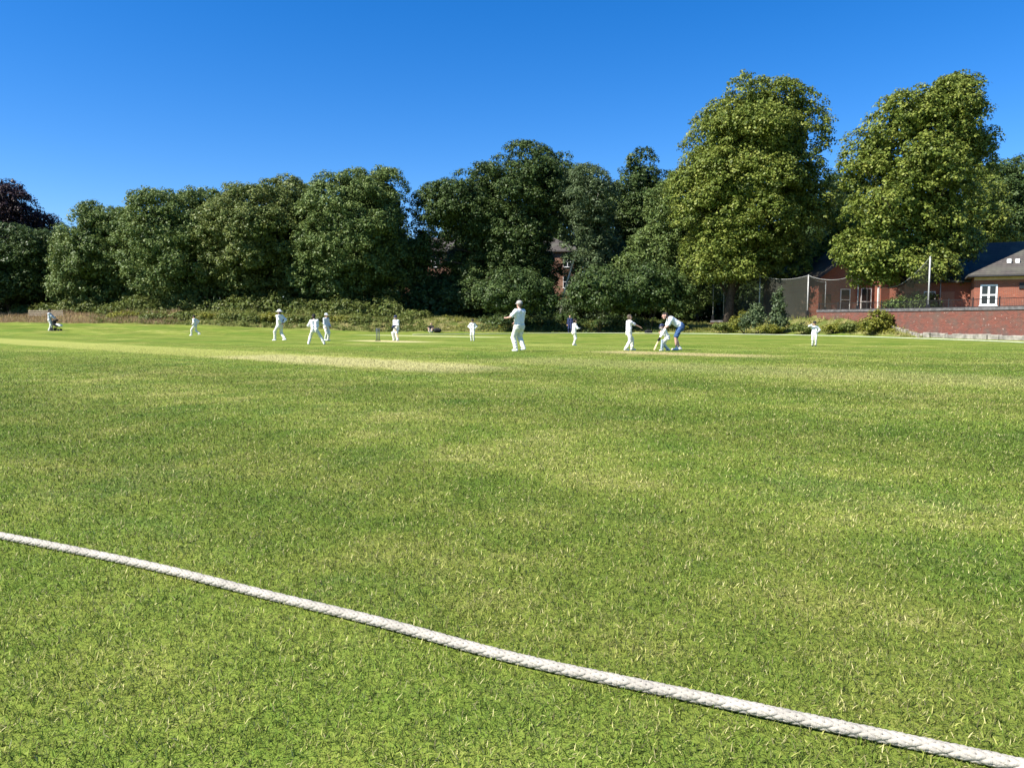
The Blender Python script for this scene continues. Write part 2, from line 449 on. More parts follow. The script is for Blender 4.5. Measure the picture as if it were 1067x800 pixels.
M = {
 'lime': leaf_mat('leaves_lime', (0.034, 0.058, 0.010), (0.125, 0.168, 0.026), (0.350, 0.365, 0.085), 0.20),
 'green': leaf_mat('leaves_green', (0.030, 0.052, 0.014), (0.096, 0.145, 0.036), (0.235, 0.280, 0.090), 0.18),
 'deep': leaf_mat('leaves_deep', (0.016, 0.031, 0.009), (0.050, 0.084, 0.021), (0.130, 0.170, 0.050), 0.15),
 'olive': leaf_mat('leaves_olive', (0.036, 0.056, 0.014), (0.110, 0.148, 0.036), (0.265, 0.285, 0.090), 0.18),
 'birch': leaf_mat('leaves_birch', (0.032, 0.052, 0.024), (0.092, 0.132, 0.057), (0.176, 0.223, 0.101), 0.28),
 'copper': leaf_mat('leaves_copper', (0.014, 0.010, 0.012), (0.030, 0.018, 0.020), (0.060, 0.034, 0.034), 0.12),
 'bright': leaf_mat('leaves_bright', (0.060, 0.100, 0.015), (0.130, 0.180, 0.028), (0.240, 0.280, 0.055), 0.35),
 'bramble': leaf_mat('leaves_bramble', (0.050, 0.080, 0.016), (0.115, 0.150, 0.032), (0.230, 0.240, 0.080), 0.25),
 'yellow': leaf_mat('leaves_yellow', (0.08, 0.10, 0.015), (0.18, 0.19, 0.03), (0.34, 0.32, 0.06), 0.3),
 'meadow': leaf_mat('meadow_blades', (0.085, 0.115, 0.022), (0.165, 0.185, 0.045), (0.36, 0.32, 0.115), 0.25, 0.7),
 'seed': leaf_mat('seeding_blades', (0.17, 0.13, 0.055), (0.30, 0.22, 0.11), (0.46, 0.33, 0.20), 0.25, 0.7),
 'bark': simple('bark', (0.065, 0.050, 0.038), 0.95, 0.4, 5, bump=0.6, bscale=14),
 'birchbark': simple('birch_bark', (0.50, 0.46, 0.38), 0.85, 0.35, 4),
 'brick': brick_mat('brick_wall', (0.200, 0.048, 0.029), (0.105, 0.029, 0.020), (0.16, 0.11, 0.085), 0.8),
 'brick2': brick_mat('building_brick', (0.30, 0.072, 0.034), (0.215, 0.050, 0.026), (0.24, 0.165, 0.12), 0.3),
 'brick3': brick_mat('house_brick', (0.36, 0.15, 0.080), (0.28, 0.11, 0.060), (0.32, 0.25, 0.19), 0.2),
 'roof': roof_mat('roof_tiles', (0.060, 0.050, 0.042)),
 'roofshaded': roof_mat('roof_tiles_shaded', (0.042, 0.033, 0.026)),  # roof tiles darkened in colour for the leaning lime's shadow on the main range
 'roofdark': roof_mat('roof_dark', (0.022, 0.015, 0.010)),  # dark brown tiles, darkened further for the tree shade over these roofs
 'white': simple('white_paint', (0.80, 0.80, 0.78), 0.5, 0.05, 3),
 'cream': simple('cream_render', (0.52, 0.37, 0.23), 0.8, 0.12, 3),
 'stone': simple('kerb_stone', (0.25, 0.23, 0.195), 0.9, 0.4, 2.2, bump=0.7, bscale=9),
 'coping': simple('coping_stone', (0.12, 0.115, 0.115), 0.9, 0.35, 3, bump=0.3, bscale=20),
 'metal': simple('galvanised_steel', (0.42, 0.42, 0.40), 0.55, 0.15, 5, 0.3),
 'black': simple('black_paint', (0.020, 0.020, 0.022), 0.5, 0.2, 8),
 'darkwood': simple('dark_timber', (0.085, 0.050, 0.030), 0.85, 0.3, 3),
 'wood': simple('pale_timber', (0.32, 0.25, 0.17), 0.8, 0.25, 6),
 'glass': glass_mat('window_glass'),
 'rope': simple('rope_fibre', (0.365, 0.338, 0.285), 0.95, 0.13, 9, bump=0.3, bscale=260),
 'farrope': simple('far_rope_fibre', (0.42, 0.45, 0.31), 0.9, 0.1, 4),
 'cloth': simple('cricket_whites', (0.76, 0.76, 0.74), 0.85, 0.05, 9, bump=0.25, bscale=26),
 'cloth_cream': simple('cream_flannel', (0.70, 0.69, 0.60), 0.85, 0.06, 9, bump=0.25, bscale=26),
 'cloth_grey': simple('pale_grey_jumper', (0.55, 0.57, 0.60), 0.9, 0.07, 9, bump=0.25, bscale=26),
 'tee': simple('white_tee', (0.74, 0.77, 0.80), 0.85, 0.05, 9, bump=0.25, bscale=26),
 'denim': simple('blue_shorts', (0.045, 0.10, 0.23), 0.85, 0.12, 12),
 'navy': simple('navy_cloth', (0.025, 0.035, 0.10), 0.85, 0.2, 9),
 'blackcloth': simple('black_cloth', (0.016, 0.016, 0.018), 0.85, 0.25, 9),
 'skin': simple('skin', (0.52, 0.31, 0.22), 0.55, 0.06, 9),
 'skin2': simple('skin_pink', (0.60, 0.35, 0.28), 0.55, 0.06, 9),
 'hair': simple('dark_hair', (0.030, 0.022, 0.017), 0.7, 0.3, 20),
 'hairgrey': simple('brown_hair', (0.11, 0.085, 0.06), 0.7, 0.3, 20),
 'greycap': simple('grey_cap_cloth', (0.36, 0.34, 0.31), 0.85, 0.1, 12),
 'shoe': simple('white_shoe', (0.72, 0.72, 0.70), 0.6, 0.06, 9),
 'greypad': simple('blue_grey_pad', (0.30, 0.36, 0.43), 0.7, 0.12, 9),
 'navyhelm': simple('navy_helmet', (0.02, 0.028, 0.07), 0.3, 0.1, 9),
 'willow': simple('bat_willow', (0.55, 0.42, 0.25), 0.6, 0.12, 9),
 'stump': simple('stump_blue_grey', (0.16, 0.19, 0.22), 0.6, 0.15, 9),
 'net': net_material(0.32), 'netthin': net_material(0.10),
}

# ------------------------------------------------------------------ terrain
# columns: pixel azimuth -> list of (distance, height)
TT = [(-300, [(60, 0), (82, 1.05), (92, 1.9), (120, 2.2)]),
      (0,   [(62, 0), (80, 0.98), (90, 1.8), (120, 2.2)]),
      (110, [(62, 0), (77, 0.92), (85, 1.9), (120, 2.4)]),
      (200, [(62, 0), (74, 0.78), (82, 2.2), (120, 2.5)]),
      (300, [(66, 0), (74, 0.45), (80, 1.95), (120, 2.4)]),
      (400, [(70, 0), (73, 0.12), (79, 1.6), (120, 2.0)]),
      (500, [(72, 0), (74, 0.12), (80, 1.25), (120, 1.6)]),
      (600, [(72, 0), (74, 0.08), (79, 0.95), (120, 1.4)]),
      (700, [(69, 0), (71, 0.08), (77, 0.95), (120, 1.4)]),
      (740, [(67, 0), (70, 0.15), (76, 0.85), (120, 1.4)]),
      (850, [(60.5, 0), (62, 0.12), (66, 1.38), (120, 1.4)]),
      (900, [(56, 0), (57.5, 0.10), (60.5, 1.32), (120, 1.35)]),
      (940, [(53, 0), (54, 0.05), (56, 0.55), (120, 0.6)]),
      (1000, [(50, 0), (51, 0.01), (52, 0.06), (120, 0.06)]),
      (1100, [(50, 0), (51, 0), (52, 0.0), (120, 0.0)]),
      (1500, [(50, 0), (51, 0), (52, 0.0), (120, 0.0)])]
TPX = np.array([c[0] for c in TT], float)
TD = np.array([[q[0] for q in c[1]] for c in TT], float)
TZ = np.array([[q[1] for q in c[1]] for c in TT], float)
# retaining wall polyline (pixel azimuth, distance)
WALL = [(1230, 36), (1067, 45), (940, 56), (850, 66), (740, 76)]
WXY = [Vector(((px - 533.5) / F_PX * d, d, 0)) for px, d in WALL]

def wall_side(X, Y):
    """signed distance behind the wall polyline (positive behind), and only where the wall runs"""
    X = np.asarray(X, float); Y = np.asarray(Y, float)
    best = np.full(X.shape, 1e9); sgn = np.full(X.shape, -1.0)
    for a, b in zip(WXY[:-1], WXY[1:]):
        ax, ay, bx, by = a.x, a.y, b.x, b.y
        dx, dy = bx - ax, by - ay
        L2 = dx * dx + dy * dy
        tt = np.clip(((X - ax) * dx + (Y - ay) * dy) / L2, 0, 1)
        qx, qy = ax + tt * dx, ay + tt * dy
        d = np.hypot(X - qx, Y - qy)
        cr = -(dx * (Y - ay) - dy * (X - ax))      # positive on the far side
        m = d < best
        best = np.where(m, d, best); sgn = np.where(m, np.sign(cr), sgn)
    return best * sgn

def terrain(X, Y):
    X = np.asarray(X, float); Y = np.asarray(Y, float)
    Ys = np.maximum(Y, 1.0)
    px = 533.5 + F_PX * X / Ys
    px = np.clip(px, TPX[0], TPX[-1])
    i = np.clip(np.searchsorted(TPX, px) - 1, 0, len(TPX) - 2)
    w = (px - TPX[i]) / (TPX[i + 1] - TPX[i])
    D = TD[i] * (1 - w)[..., None] + TD[i + 1] * w[..., None]
    Z = TZ[i] * (1 - w)[..., None] + TZ[i + 1] * w[..., None]
    z = np.zeros(X.shape)
    for k in range(3):
        t = np.clip((Ys - D[..., k]) / (D[..., k + 1] - D[..., k]), 0, 1)
        if k == 1: t = t * t * (3 - 2 * t)
        z = z + (Z[..., k + 1] - Z[..., k]) * t
    rough = np.clip((Ys - D[..., 1] + 0.3) / 0.8, 0, 1)
    z = z + rough * 0.10 * (np.sin(X * 1.7 + Y * 0.6) * np.sin(Y * 1.3 - X * 0.4) + np.sin(X * 0.6) * 0.8)
    s = wall_side(X, Y)
    terr = np.where(px > 846, 1.65, 0.95)
    t = np.clip((s - 0.35) / 0.9, 0, 1)
    z = np.where((px > 735) & (s > 0.3), np.maximum(z, z * (1 - t) + terr * t), z)
    return z, rough

def tz(x, y):
    return float(terrain(np.array([x]), np.array([y]))[0][0])

def axis(segs):
    a = []
    for lo, hi, st in segs: a += list(np.arange(lo, hi, st))
    return np.array(a + [segs[-1][1]])
xs = axis([(-2500, -300, 220), (-300, -90, 15), (-90, 60, 0.8), (60, 300, 15), (300, 2500, 220)])
ys = axis([(-400, -20, 38), (-20, 40, 3), (40, 105, 0.65), (105, 300, 15), (300, 4000, 370)])
GX, GY = np.meshgrid(xs, ys)
GZ, GR = terrain(GX, GY)
nx_, ny_ = len(xs), len(ys)
idx = np.arange(nx_ * ny_).reshape(ny_, nx_)
q = np.stack([idx[:-1, :-1], idx[:-1, 1:], idx[1:, 1:], idx[1:, :-1]], -1).reshape(-1, 4)
M['ground'] = ground_material()
ground = np_mesh('playing_field', np.stack([GX, GY, GZ], -1).reshape(-1, 3), q.ravel(), np.full(len(q), 4), M['ground'],
                 smooth=True, attrs={'rough': ('POINT', GR.ravel())})
tag(ground, kind='structure')

# ------------------------------------------------------------------ near rope path
RPX = [(-420, 488), (-200, 520), (0, 557), (133, 583), (267, 616), (400, 648), (534, 686), (667, 712), (801, 743), (934, 769), (1067, 797), (1300, 850)]
RP = [G(p[0], p[1] + 5 + 3 * p[0] / 1067) for p in RPX]
RP = [RP[0] + (RP[0] - RP[1]) * 1.2] + RP + [RP[-1] + (RP[-1] - RP[-2]) * k for k in (2, 5)]
def catmull(pts, step):
    out = []
    for i in range(len(pts) - 1):
        p0, p1, p2, p3 = pts[max(i - 1, 0)], pts[i], pts[i + 1], pts[min(i + 2, len(pts) - 1)]
        n = max(2, int((p2 - p1).length / step))
        for k in range(n):
            t = k / n
            out.append(0.5 * ((2 * p1) + (p2 - p0) * t + (2 * p0 - 5 * p1 + 4 * p2 - p3) * t * t + (3 * p1 - p0 - 3 * p2 + p3) * t ** 3))
    out.append(pts[-1])
    return out
rope_path = catmull(RP, 0.02)

# ------------------------------------------------------------------ lawn blades
def lawn_blades():
    Y = np.linspace(0.2, 40, 4000)
    rho = np.where(Y < 2.4, 12500, 12500 * (2.4 / Y) ** 1.35) * np.clip((41 - Y) / 34, 0, 1) ** 1.6
    wid = 2 * (0.74 * Y + 4.5)
    cdf = np.cumsum(rho * wid) * (Y[1] - Y[0])
    n = int(cdf[-1])
    y = np.interp(rng.random(n) * cdf[-1], cdf, Y)
    x = (rng.random(n) * 2 - 1) * (0.74 * y + 4.5)
    keep = rng.random(n) < np.clip(1.0 - (np.abs(x) - (0.74 * y + 0.5)) / 4.0, 0, 1)      # thins out well to the side of the frame
    keep &= rng.random(n) < np.where(y < 1.1, 0.5, 1.0)
    x, y = x[keep], y[keep]; n = len(x)
    rp = np.array([(p.x, p.y) for p in rope_path])
    near = np.zeros(n, bool)
    ry = np.interp(x, rp[:, 0], rp[:, 1])                      # rope runs monotonically in x
    near = np.abs(y - ry) < 0.0155
    x, y = x[~near], y[~near]; n = len(x)
    sc_ = np.minimum(np.maximum(1, (y / 2.4)), 8) ** 0.5
    tuft = 0.5 + 0.5 * np.sin(x * 23 + np.sin(y * 17) * 2) * np.sin(y * 19 + np.sin(x * 13) * 2)
    ln = (0.009 + 0.015 * rng.random(n) ** 1.4 + 0.009 * tuft) * sc_ ** 0.55
    wd = (0.0017 + 0.0017 * rng.random(n)) * sc_ ** 1.1
    az = rng.random(n) * 2 * np.pi
    tilt = np.radians(15 + 55 * rng.random(n))
    d = np.stack([np.cos(az) * np.sin(tilt), np.sin(az) * np.sin(tilt), np.cos(tilt)], -1)
    side = np.stack([-np.sin(az), np.cos(az), np.zeros(n)], -1)
    roll = rng.normal(0, 0.5, n)
    up = np.cross(d, side)
    side = side * np.cos(roll)[:, None] + up * np.sin(roll)[:, None]
    base = np.stack([x, y, np.full(n, -0.001)], -1)
    mid = base + d * (ln * 0.55)[:, None]
    d2 = d.copy(); d2[:, 2] -= 0.12 + 0.3 * rng.random(n); d2 /= np.linalg.norm(d2, axis=1)[:, None]
    tip = mid + d2 * (ln * 0.5)[:, None]
    tip[:, 2] = np.maximum(tip[:, 2], 0.003)
    sw = side * (wd / 2)[:, None]
    V = np.stack([base - sw, base + sw, mid + sw * 0.9, mid - sw * 0.9, tip], 1).reshape(-1, 3)
    b = (np.arange(n) * 5)[:, None]
    F = np.concatenate([b + np.array([[0, 1, 2, 3]]), b + np.array([[3, 2, 4]])], 1).ravel()
    L = np.tile([4, 3], n)
    rnd = np.repeat(rng.random(n), 2); val = np.repeat(rng.random(n), 2)
    o = np_mesh('lawn_grass', V, F, L, blade_material(), attrs={'rnd': ('FACE', rnd), 'val': ('FACE', val)})
    tag(o, 'short mown lawn grass with dry straw patches around the rope', 'grass', kind='stuff')
    return n
nblades = lawn_blades()

# rough grass on the banks
def bank_grass(name, label, n, pxr, sel, mat, hmin, hmax, wscale=1.0):
    px = pxr[0] + (pxr[1] - pxr[0]) * rng.random(n)
    d = 50 + 48 * rng.random(n)
    x = (px - 533.5) / F_PX * d
    z, r = terrain(x, d)
    s = wall_side(x, d)
    keep = (r > 0.35) & sel(px, d, x, z) & ((s < -0.1) | (px < 735))
    px, d, x, z = px[keep], d[keep], x[keep], z[keep]; n = len(x)
    cl = 0.55 + 0.45 * np.sin(x * 1.9 + np.sin(d * 2.3)) * np.sin(d * 1.7 + x)
    ln = (hmin + (hmax - hmin) * rng.random(n)) * (0.55 + 0.6 * cl)
    wd = (0.018 + 0.025 * rng.random(n)) * wscale
    az = rng.random(n) * 2 * np.pi; tilt = np.radians(5 + 45 * rng.random(n))
    dr = np.stack([np.cos(az) * np.sin(tilt), np.sin(az) * np.sin(tilt), np.cos(tilt)], -1)
    fa = rng.random(n) * np.pi
    side = np.stack([np.cos(fa), np.sin(fa), np.zeros(n)], -1) * (wd / 2)[:, None]
    base = np.stack([x, d, z - 0.02], -1)
    mid = base + dr * (ln * 0.6)[:, None]
    tip = mid + dr * (ln * 0.45)[:, None]; tip[:, 2] -= ln * 0.15
    V = np.stack([base - side, base + side, mid + side, mid - side, tip], 1).reshape(-1, 3)
    b = (np.arange(n) * 5)[:, None]
    F = np.concatenate([b + np.array([[0, 1, 2, 3]]), b + np.array([[3, 2, 4]])], 1).ravel()
    rnd = np.repeat(np.clip(0.55 * rng.random(n) + 0.45 * cl, 0, 1), 2)
    o = np_mesh(name, V, F, np.tile([4, 3], n), mat, attrs={'rnd': ('FACE', rnd)})
    tag(o, label, 'grass', kind='stuff')
bank_grass('bank_grass', 'rough yellow green grass growing on the bank at the field edge', 170000, (100, 1000),
           lambda px, d, x, z: d < 86, M['meadow'], 0.15, 0.5)
bank_grass('meadow_grass', 'tall pinkish brown seeding grass at the far left edge', 60000, (-60, 190),
           lambda px, d, x, z: (d > 79 - px * 0.02) & (d < 90), M['seed'], 0.35, 0.75)

# ------------------------------------------------------------------ boundary ropes
def rope():
    pts = rope_path
    arr = np.array([(p.x, p.y) for p in pts])
    seg = np.r_[0, np.cumsum(np.hypot(*np.diff(arr, axis=0).T))]
    L = seg[-1]
    st = 0.0055
    S = np.arange(0, L, st)
    def smooth(a, w=121):
        p = np.pad(a, w // 2, mode='reflect', reflect_type='odd')
        return np.convolve(p, np.ones(w) / w, 'valid')
    px_, py_ = smooth(np.interp(S, seg, arr[:, 0])), smooth(np.interp(S, seg, arr[:, 1]))
    pz_ = 0.0205 + 0.0012 * np.sin(S * 5.1)
    ctr = np.stack([px_, py_, pz_], -1)
    T = np.gradient(ctr, axis=0); T /= np.linalg.norm(T, axis=1)[:, None]
    Sd = np.cross(T, np.array([0, 0, 1.0])); Sd /= np.linalg.norm(Sd, axis=1)[:, None]
    Up = np.cross(Sd, T)
    V, Fq = [], []
    off = 0
    n = 7
    pitch = 0.21
    for hand in (1, -1):
        for k in range(6):
            ph = 2 * np.pi * (k / 6) + (0 if hand > 0 else np.pi / 6)
            a = hand * 2 * np.pi * S / pitch + ph
            rr = 0.0142 + 0.0014 * np.cos(6 * 2 * np.pi * S / pitch + (k * np.pi) + (0 if hand > 0 else np.pi))
            cen = ctr + Sd * (rr * np.cos(a))[:, None] * 1.12 + Up * (rr * np.sin(a))[:, None] * 0.9
            tt = np.gradient(cen, axis=0); tt /= np.linalg.norm(tt, axis=1)[:, None]
            rad = Sd * np.cos(a)[:, None] + Up * np.sin(a)[:, None]
            rad = rad - tt * np.sum(rad * tt, 1)[:, None]; rad /= np.linalg.norm(rad, axis=1)[:, None]
            bi = np.cross(tt, rad)
            for j in range(n):
                qn = 2 * np.pi * j / n
                V.append(cen + rad * (0.0040 * np.cos(qn)) + bi * (0.0068 * np.sin(qn)))
            # reorder below
    V = np.stack(V, 0).reshape(12, n, len(S), 3)
    m = len(S)
    V = V.transpose(0, 2, 1, 3).reshape(-1, 3)
    faces = []
    i = np.arange(m - 1)[:, None]; j = np.arange(n)[None, :]
    f1 = np.stack([i * n + j, i * n + (j + 1) % n, (i + 1) * n + (j + 1) % n, (i + 1) * n + j], -1).reshape(-1, 4)
    for s in range(12): faces.append(f1 + s * m * n)
    Fq = np.concatenate(faces, 0)
    o = np_mesh('boundary_rope', V, Fq.ravel(), np.full(len(Fq), 4), M['rope'], smooth=True)
    # solid heart of the braid
    tag(o, 'thick off white braided boundary rope lying across the near grass', 'rope')
    h = MB().tube([tuple(c) for c in ctr[::6]], 0.0132, 10).build('rope_core', M['rope'], o, True)
rope()

frp = [(1180, 367), (1067, 358), (960, 353.6), (850, 350.2), (720, 348.2), (600, 347.6), (520, 348.2), (430, 349.2)]
far_path = []
for px, py in frp:
    p = G(px, py); far_path.append(Vector((p.x, p.y, 0.05)))
far_path = catmull(far_path, 0.6)
tag(MB().tube(far_path, 0.030, 8).build('boundary_rope', M['farrope'], None, True),
    'thin pale boundary rope along the far edge of the field', 'rope')

# ------------------------------------------------------------------ trees
def crown_arrays(lobes, leaf, dens=1.0, clump_r=0.9, flat=0.75, droop=0.0, fill=0.6, up=0.45, jag=0.16, bough=None):
    """lobes in local metres (cx,cy,cz,rx,ry,rz) -> leaf centres, normals, sizes, rnd, clump centres"""
    Lb = np.array(lobes, float)
    cs, ns, rs = [], [], []
    for i, (cx, cy, cz, rx, ry, rz) in enumerate(Lb):
        area = 4 * math.pi * ((rx * ry) ** 1.6 / 3 + (rx * rz) ** 1.6 / 3 + (ry * rz) ** 1.6 / 3) ** (1 / 1.6)
        if bough:
            nb = int(area / (bough ** 2) * 0.55 * dens) + 5
            v = rng.normal(size=(nb, 3)); v /= np.linalg.norm(v, axis=1)[:, None]
            rad = 0.80 + jag * (rng.random(nb) - .35)
            bc = np.array([cx, cy, cz]) + v * np.array([rx, ry, rz]) * rad[:, None]
            kp = np.ones(nb, bool)
            for j, l in enumerate(Lb):
                if j != i: kp &= np.linalg.norm((bc - l[:3]) / l[3:], axis=1) > 0.62
            bc, v = bc[kp], v[kp]; nb = len(bc)
            if nb == 0: continue
            br = bough * (0.6 + 0.7 * rng.random(nb))
            kk = np.maximum(5, (2.6 * (br / clump_r) ** 2 * 1.5)).astype(int)
            bi = np.repeat(np.arange(nb), kk)
            w = rng.normal(size=(len(bi), 3)); w[:, 2] += 0.55; w += 0.5 * v[bi]
            w /= np.linalg.norm(w, axis=1)[:, None]
            p = bc[bi] + w * br[bi][:, None] * np.array([1.0, 1.0, 0.62]) * (0.75 + 0.35 * rng.random(len(bi)))[:, None]
            hz = np.hypot(w[:, 0], w[:, 1])
            p[:, 2] -= droop * br[bi] * hz ** 2 * 0.7
            nn = w + 0.25 * v[bi]; nn /= np.linalg.norm(nn, axis=1)[:, None]
            cs.append(p); ns.append(nn); rs.append(clump_r * (0.5 + 0.6 * rng.random(len(bi))))
            continue
        k = int(area / (clump_r ** 2) * 0.62 * dens) + 6
        v = rng.normal(size=(k, 3)); v /= np.linalg.norm(v, axis=1)[:, None]
        rad = 1 - jag * 0.9 + jag * 1.5 * rng.random(k) ** 1.2
        p = np.array([cx, cy, cz]) + v * np.array([rx, ry, rz]) * rad[:, None]
        keep = np.ones(k, bool)
        for j, l in enumerate(Lb):
            if j == i: continue
            keep &= np.linalg.norm((p - l[:3]) / l[3:], axis=1) > 0.80
        nn = v / np.array([rx, ry, rz]); nn /= np.linalg.norm(nn, axis=1)[:, None]
        cs.append(p[keep]); ns.append(nn[keep]); rs.append(clump_r * (0.55 + 0.85 * rng.random(keep.sum())))
    cs, ns, rs = np.concatenate(cs), np.concatenate(ns), np.concatenate(rs)
    shade = rng.random(len(cs))
    per = np.maximum(6, ((2.7 if bough else 3.6) * (rs / leaf) ** 2)).astype(int)
    ci = np.repeat(np.arange(len(cs)), per)
    n = len(ci)
    u = rng.normal(size=(n, 3)); u /= np.linalg.norm(u, axis=1)[:, None]
    rr = rng.random(n) ** 0.45
    off = u * (rr * rs[ci])[:, None]
    off[:, 2] *= flat
    # bend clumps: outward edges droop
    outd = np.sum(off * ns[ci], 1)
    off[:, 2] -= droop * np.maximum(outd, 0)
    pos = cs[ci] + off
    # sprays point outward and hang a little
    nr = 0.8 * u + 0.35 * ns[ci] + np.array([0, 0, up]) + rng.normal(0, 0.30, (n, 3))
    nr /= np.linalg.norm(nr, axis=1)[:, None]
    sz = leaf * (0.65 + 0.7 * rng.random(n))
    rn = np.clip(0.45 * shade[ci] + 0.55 * rng.random(n), 0, 1)
    # inner foliage
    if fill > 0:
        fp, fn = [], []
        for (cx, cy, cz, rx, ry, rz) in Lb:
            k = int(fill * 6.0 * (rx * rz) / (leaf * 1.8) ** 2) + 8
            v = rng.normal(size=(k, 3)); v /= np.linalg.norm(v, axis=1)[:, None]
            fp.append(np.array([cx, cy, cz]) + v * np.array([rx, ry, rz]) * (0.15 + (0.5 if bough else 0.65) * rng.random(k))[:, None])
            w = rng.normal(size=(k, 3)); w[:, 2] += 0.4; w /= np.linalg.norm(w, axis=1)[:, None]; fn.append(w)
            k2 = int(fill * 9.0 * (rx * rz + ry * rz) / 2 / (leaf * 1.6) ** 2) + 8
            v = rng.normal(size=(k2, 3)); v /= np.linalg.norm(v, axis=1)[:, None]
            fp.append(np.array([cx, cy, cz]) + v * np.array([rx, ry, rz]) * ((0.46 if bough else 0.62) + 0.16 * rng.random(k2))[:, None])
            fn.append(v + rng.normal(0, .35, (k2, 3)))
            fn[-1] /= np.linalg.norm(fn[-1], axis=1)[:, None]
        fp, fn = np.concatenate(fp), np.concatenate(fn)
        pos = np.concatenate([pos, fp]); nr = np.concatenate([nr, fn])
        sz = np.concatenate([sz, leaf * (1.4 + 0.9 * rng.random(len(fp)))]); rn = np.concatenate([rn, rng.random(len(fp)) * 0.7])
    return pos, nr, sz, rn, cs

def leaf_obj(name, pos, nr, sz, rn, mat, parent, aspect=0.62):
    n = len(pos)
    a = rng.normal(size=(n, 3)); a -= nr * np.sum(a * nr, 1)[:, None]; a /= np.linalg.norm(a, axis=1)[:, None]
    b = np.cross(nr, a)
    a = a * (sz * 0.62)[:, None]; b = b * (sz * aspect * 0.62)[:, None]
    k = nr * (sz * 0.12)[:, None]
    V = np.stack([pos - a, pos + b - a * 0.1 + k, pos + a, pos - b - a * 0.1 + k], 1).reshape(-1, 3)
    F = np.arange(4 * n)
    return np_mesh(name, V, F, np.full(n, 4), mat, parent, attrs={'rnd': ('FACE', rn)})

def tree(name, label, d, lobes_px, mat, trunk_px, leaf_px=2.1, bark='bark', trunk_r=0.35, group=None, cat='tree', dens=1.0,
         clump=0.95, depth_k=0.9, fill=0.6, limbs=12, droop=0.15, up=0.6, jag=0.16, trunks=None, base_z=None, bough=1.25):
    global rng
    rng = np.random.default_rng(sum(ord(ch) * (i + 3) for i, ch in enumerate(label)) + SEED.get(label, 0))     # each tree keeps its own shape
    x0 = (trunk_px - 533.5) / F_PX * d
    z0 = tz(x0, d) if base_z is None else base_z
    root = empty(name, (x0, d, z0), 0, label, cat, group)
    k = d / F_PX
    lobes = []
    for i, l in enumerate(lobes_px):
        px, py, rx, ry = l[:4]
        c = P(px, py, d)
        dy = l[4] if len(l) > 4 else (((i * 37) % 11) / 10.0 - 0.5) * rx * k * 0.9
        lobes.append((c.x - x0, dy, c.z - z0, rx * k * 0.97, max(rx, 22) * k * depth_k, ry * k * 0.97))
    pos, nr, sz, rn, cs = crown_arrays(lobes, leaf_px * k, dens, clump, droop=droop, fill=fill, up=up, jag=jag, bough=bough)
    low = pos[:, 2] > 0.15
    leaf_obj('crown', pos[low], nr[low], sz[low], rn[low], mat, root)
    top = max(l[2] - l[5] * 0.25 for l in lobes)
    cx = sum(l[0] for l in lobes) / len(lobes)
    mb = MB()
    stems = trunks or [(0.0, 0.0, 1.0)]
    for sx, sy, sr in stems:
        pts, rad = [], []
        for i in range(9):
            f = i / 8
            pts.append((sx + (cx - sx) * f ** 1.6 + 0.18 * math.sin(f * 5 + sx), sy + 0.15 * math.sin(f * 4 + 1), -0.3 + (top + 0.3) * f))
            rad.append(trunk_r * sr * (1.25 if i == 0 else 1.0) * (1 - 0.88 * f) + 0.02)
        mb.tube(pts, rad, 9)
        if limbs:
            sel = rng.choice(len(cs), min(limbs, len(cs)), replace=False)
            for s in sel:
                e = cs[s]
                f = min(0.85, max(0.18, (e[2] / max(top, 1)) * 0.62))
                st = Vector(pts[int(f * 8)]); en = Vector(e)
                mid = (st + en) / 2 + Vector((0, 0, 0.10 * (en - st).length))
                r0 = trunk_r * sr * (1 - 0.88 * f) * 0.5
                mb.tube([st, st.lerp(mid, 0.5) + Vector((0, 0, .1)), mid, mid.lerp(en, .5), en], [r0, r0 * .8, r0 * .6, r0 * .4, 0.02], 6)
    mb.build('trunk', M[bark], root, True)
    return root

SEED = {}
TG = 'trees lining the far side of the field'
tree('copper_beech', 'dark purple copper beech rising behind the leftmost green tree', 118,
     [(14, 226, 34, 32), (-18, 236, 36, 38), (30, 236, 18, 20), (5, 270, 40, 30)], M['copper'], 8, 1.8, fill=1.3, clump=.7, jag=.2, bough=1.6)
tree('broadleaf_tree', 'low rounded tree at the far left below the purple beech', 92,
     [(-30, 278, 52, 44), (28, 274, 44, 42), (10, 300, 60, 30), (-70, 280, 50, 50)], M['deep'], 12, 1.75, group=TG, fill=1.4, dens=1.1, jag=.2, clump=.5, bough=1.15)
tree('broadleaf_tree', 'narrow tree with pointed top next to the low leftmost tree', 90,
     [(106, 268, 37, 54), (90, 292, 32, 34), (126, 282, 28, 46), (112, 240, 22, 24)], M['green'], 105, 1.75, group=TG, fill=1.4, dens=1.1, jag=.2, clump=.5, bough=1.15)
tree('broadleaf_tree', 'broad dense tree standing just left of the walking fielder in whites', 88,
     [(188, 258, 54, 62), (150, 266, 32, 46), (207, 230, 28, 36), (168, 236, 30, 30), (222, 290, 26, 34), (150, 300, 30, 26)], M['green'], 180, 1.75, group=TG, fill=1.4, dens=1.1, jag=.2, clump=.5, bough=1.15)
tree('broadleaf_tree', 'wide dense tree with flat shoulder behind the man in the wide hat', 88,
     [(276, 252, 60, 60), (302, 220, 32, 34), (246, 244, 34, 38), (240, 292, 36, 32), (320, 276, 28, 46)], M['olive'], 275, 1.75, group=TG, fill=1.4, dens=1.1, jag=.2, clump=.5, bough=1.15)
tree('broadleaf_tree', 'twin topped dense tree behind the bowler in the wide stance', 86,
     [(368, 246, 54, 64), (402, 218, 27, 44), (368, 206, 24, 32), (348, 280, 46, 42), (396, 276, 32, 46), (336, 240, 26, 30)], M['green'], 385, 1.75, group=TG, fill=1.4, dens=1.1, jag=.2, clump=.5, bough=1.15)
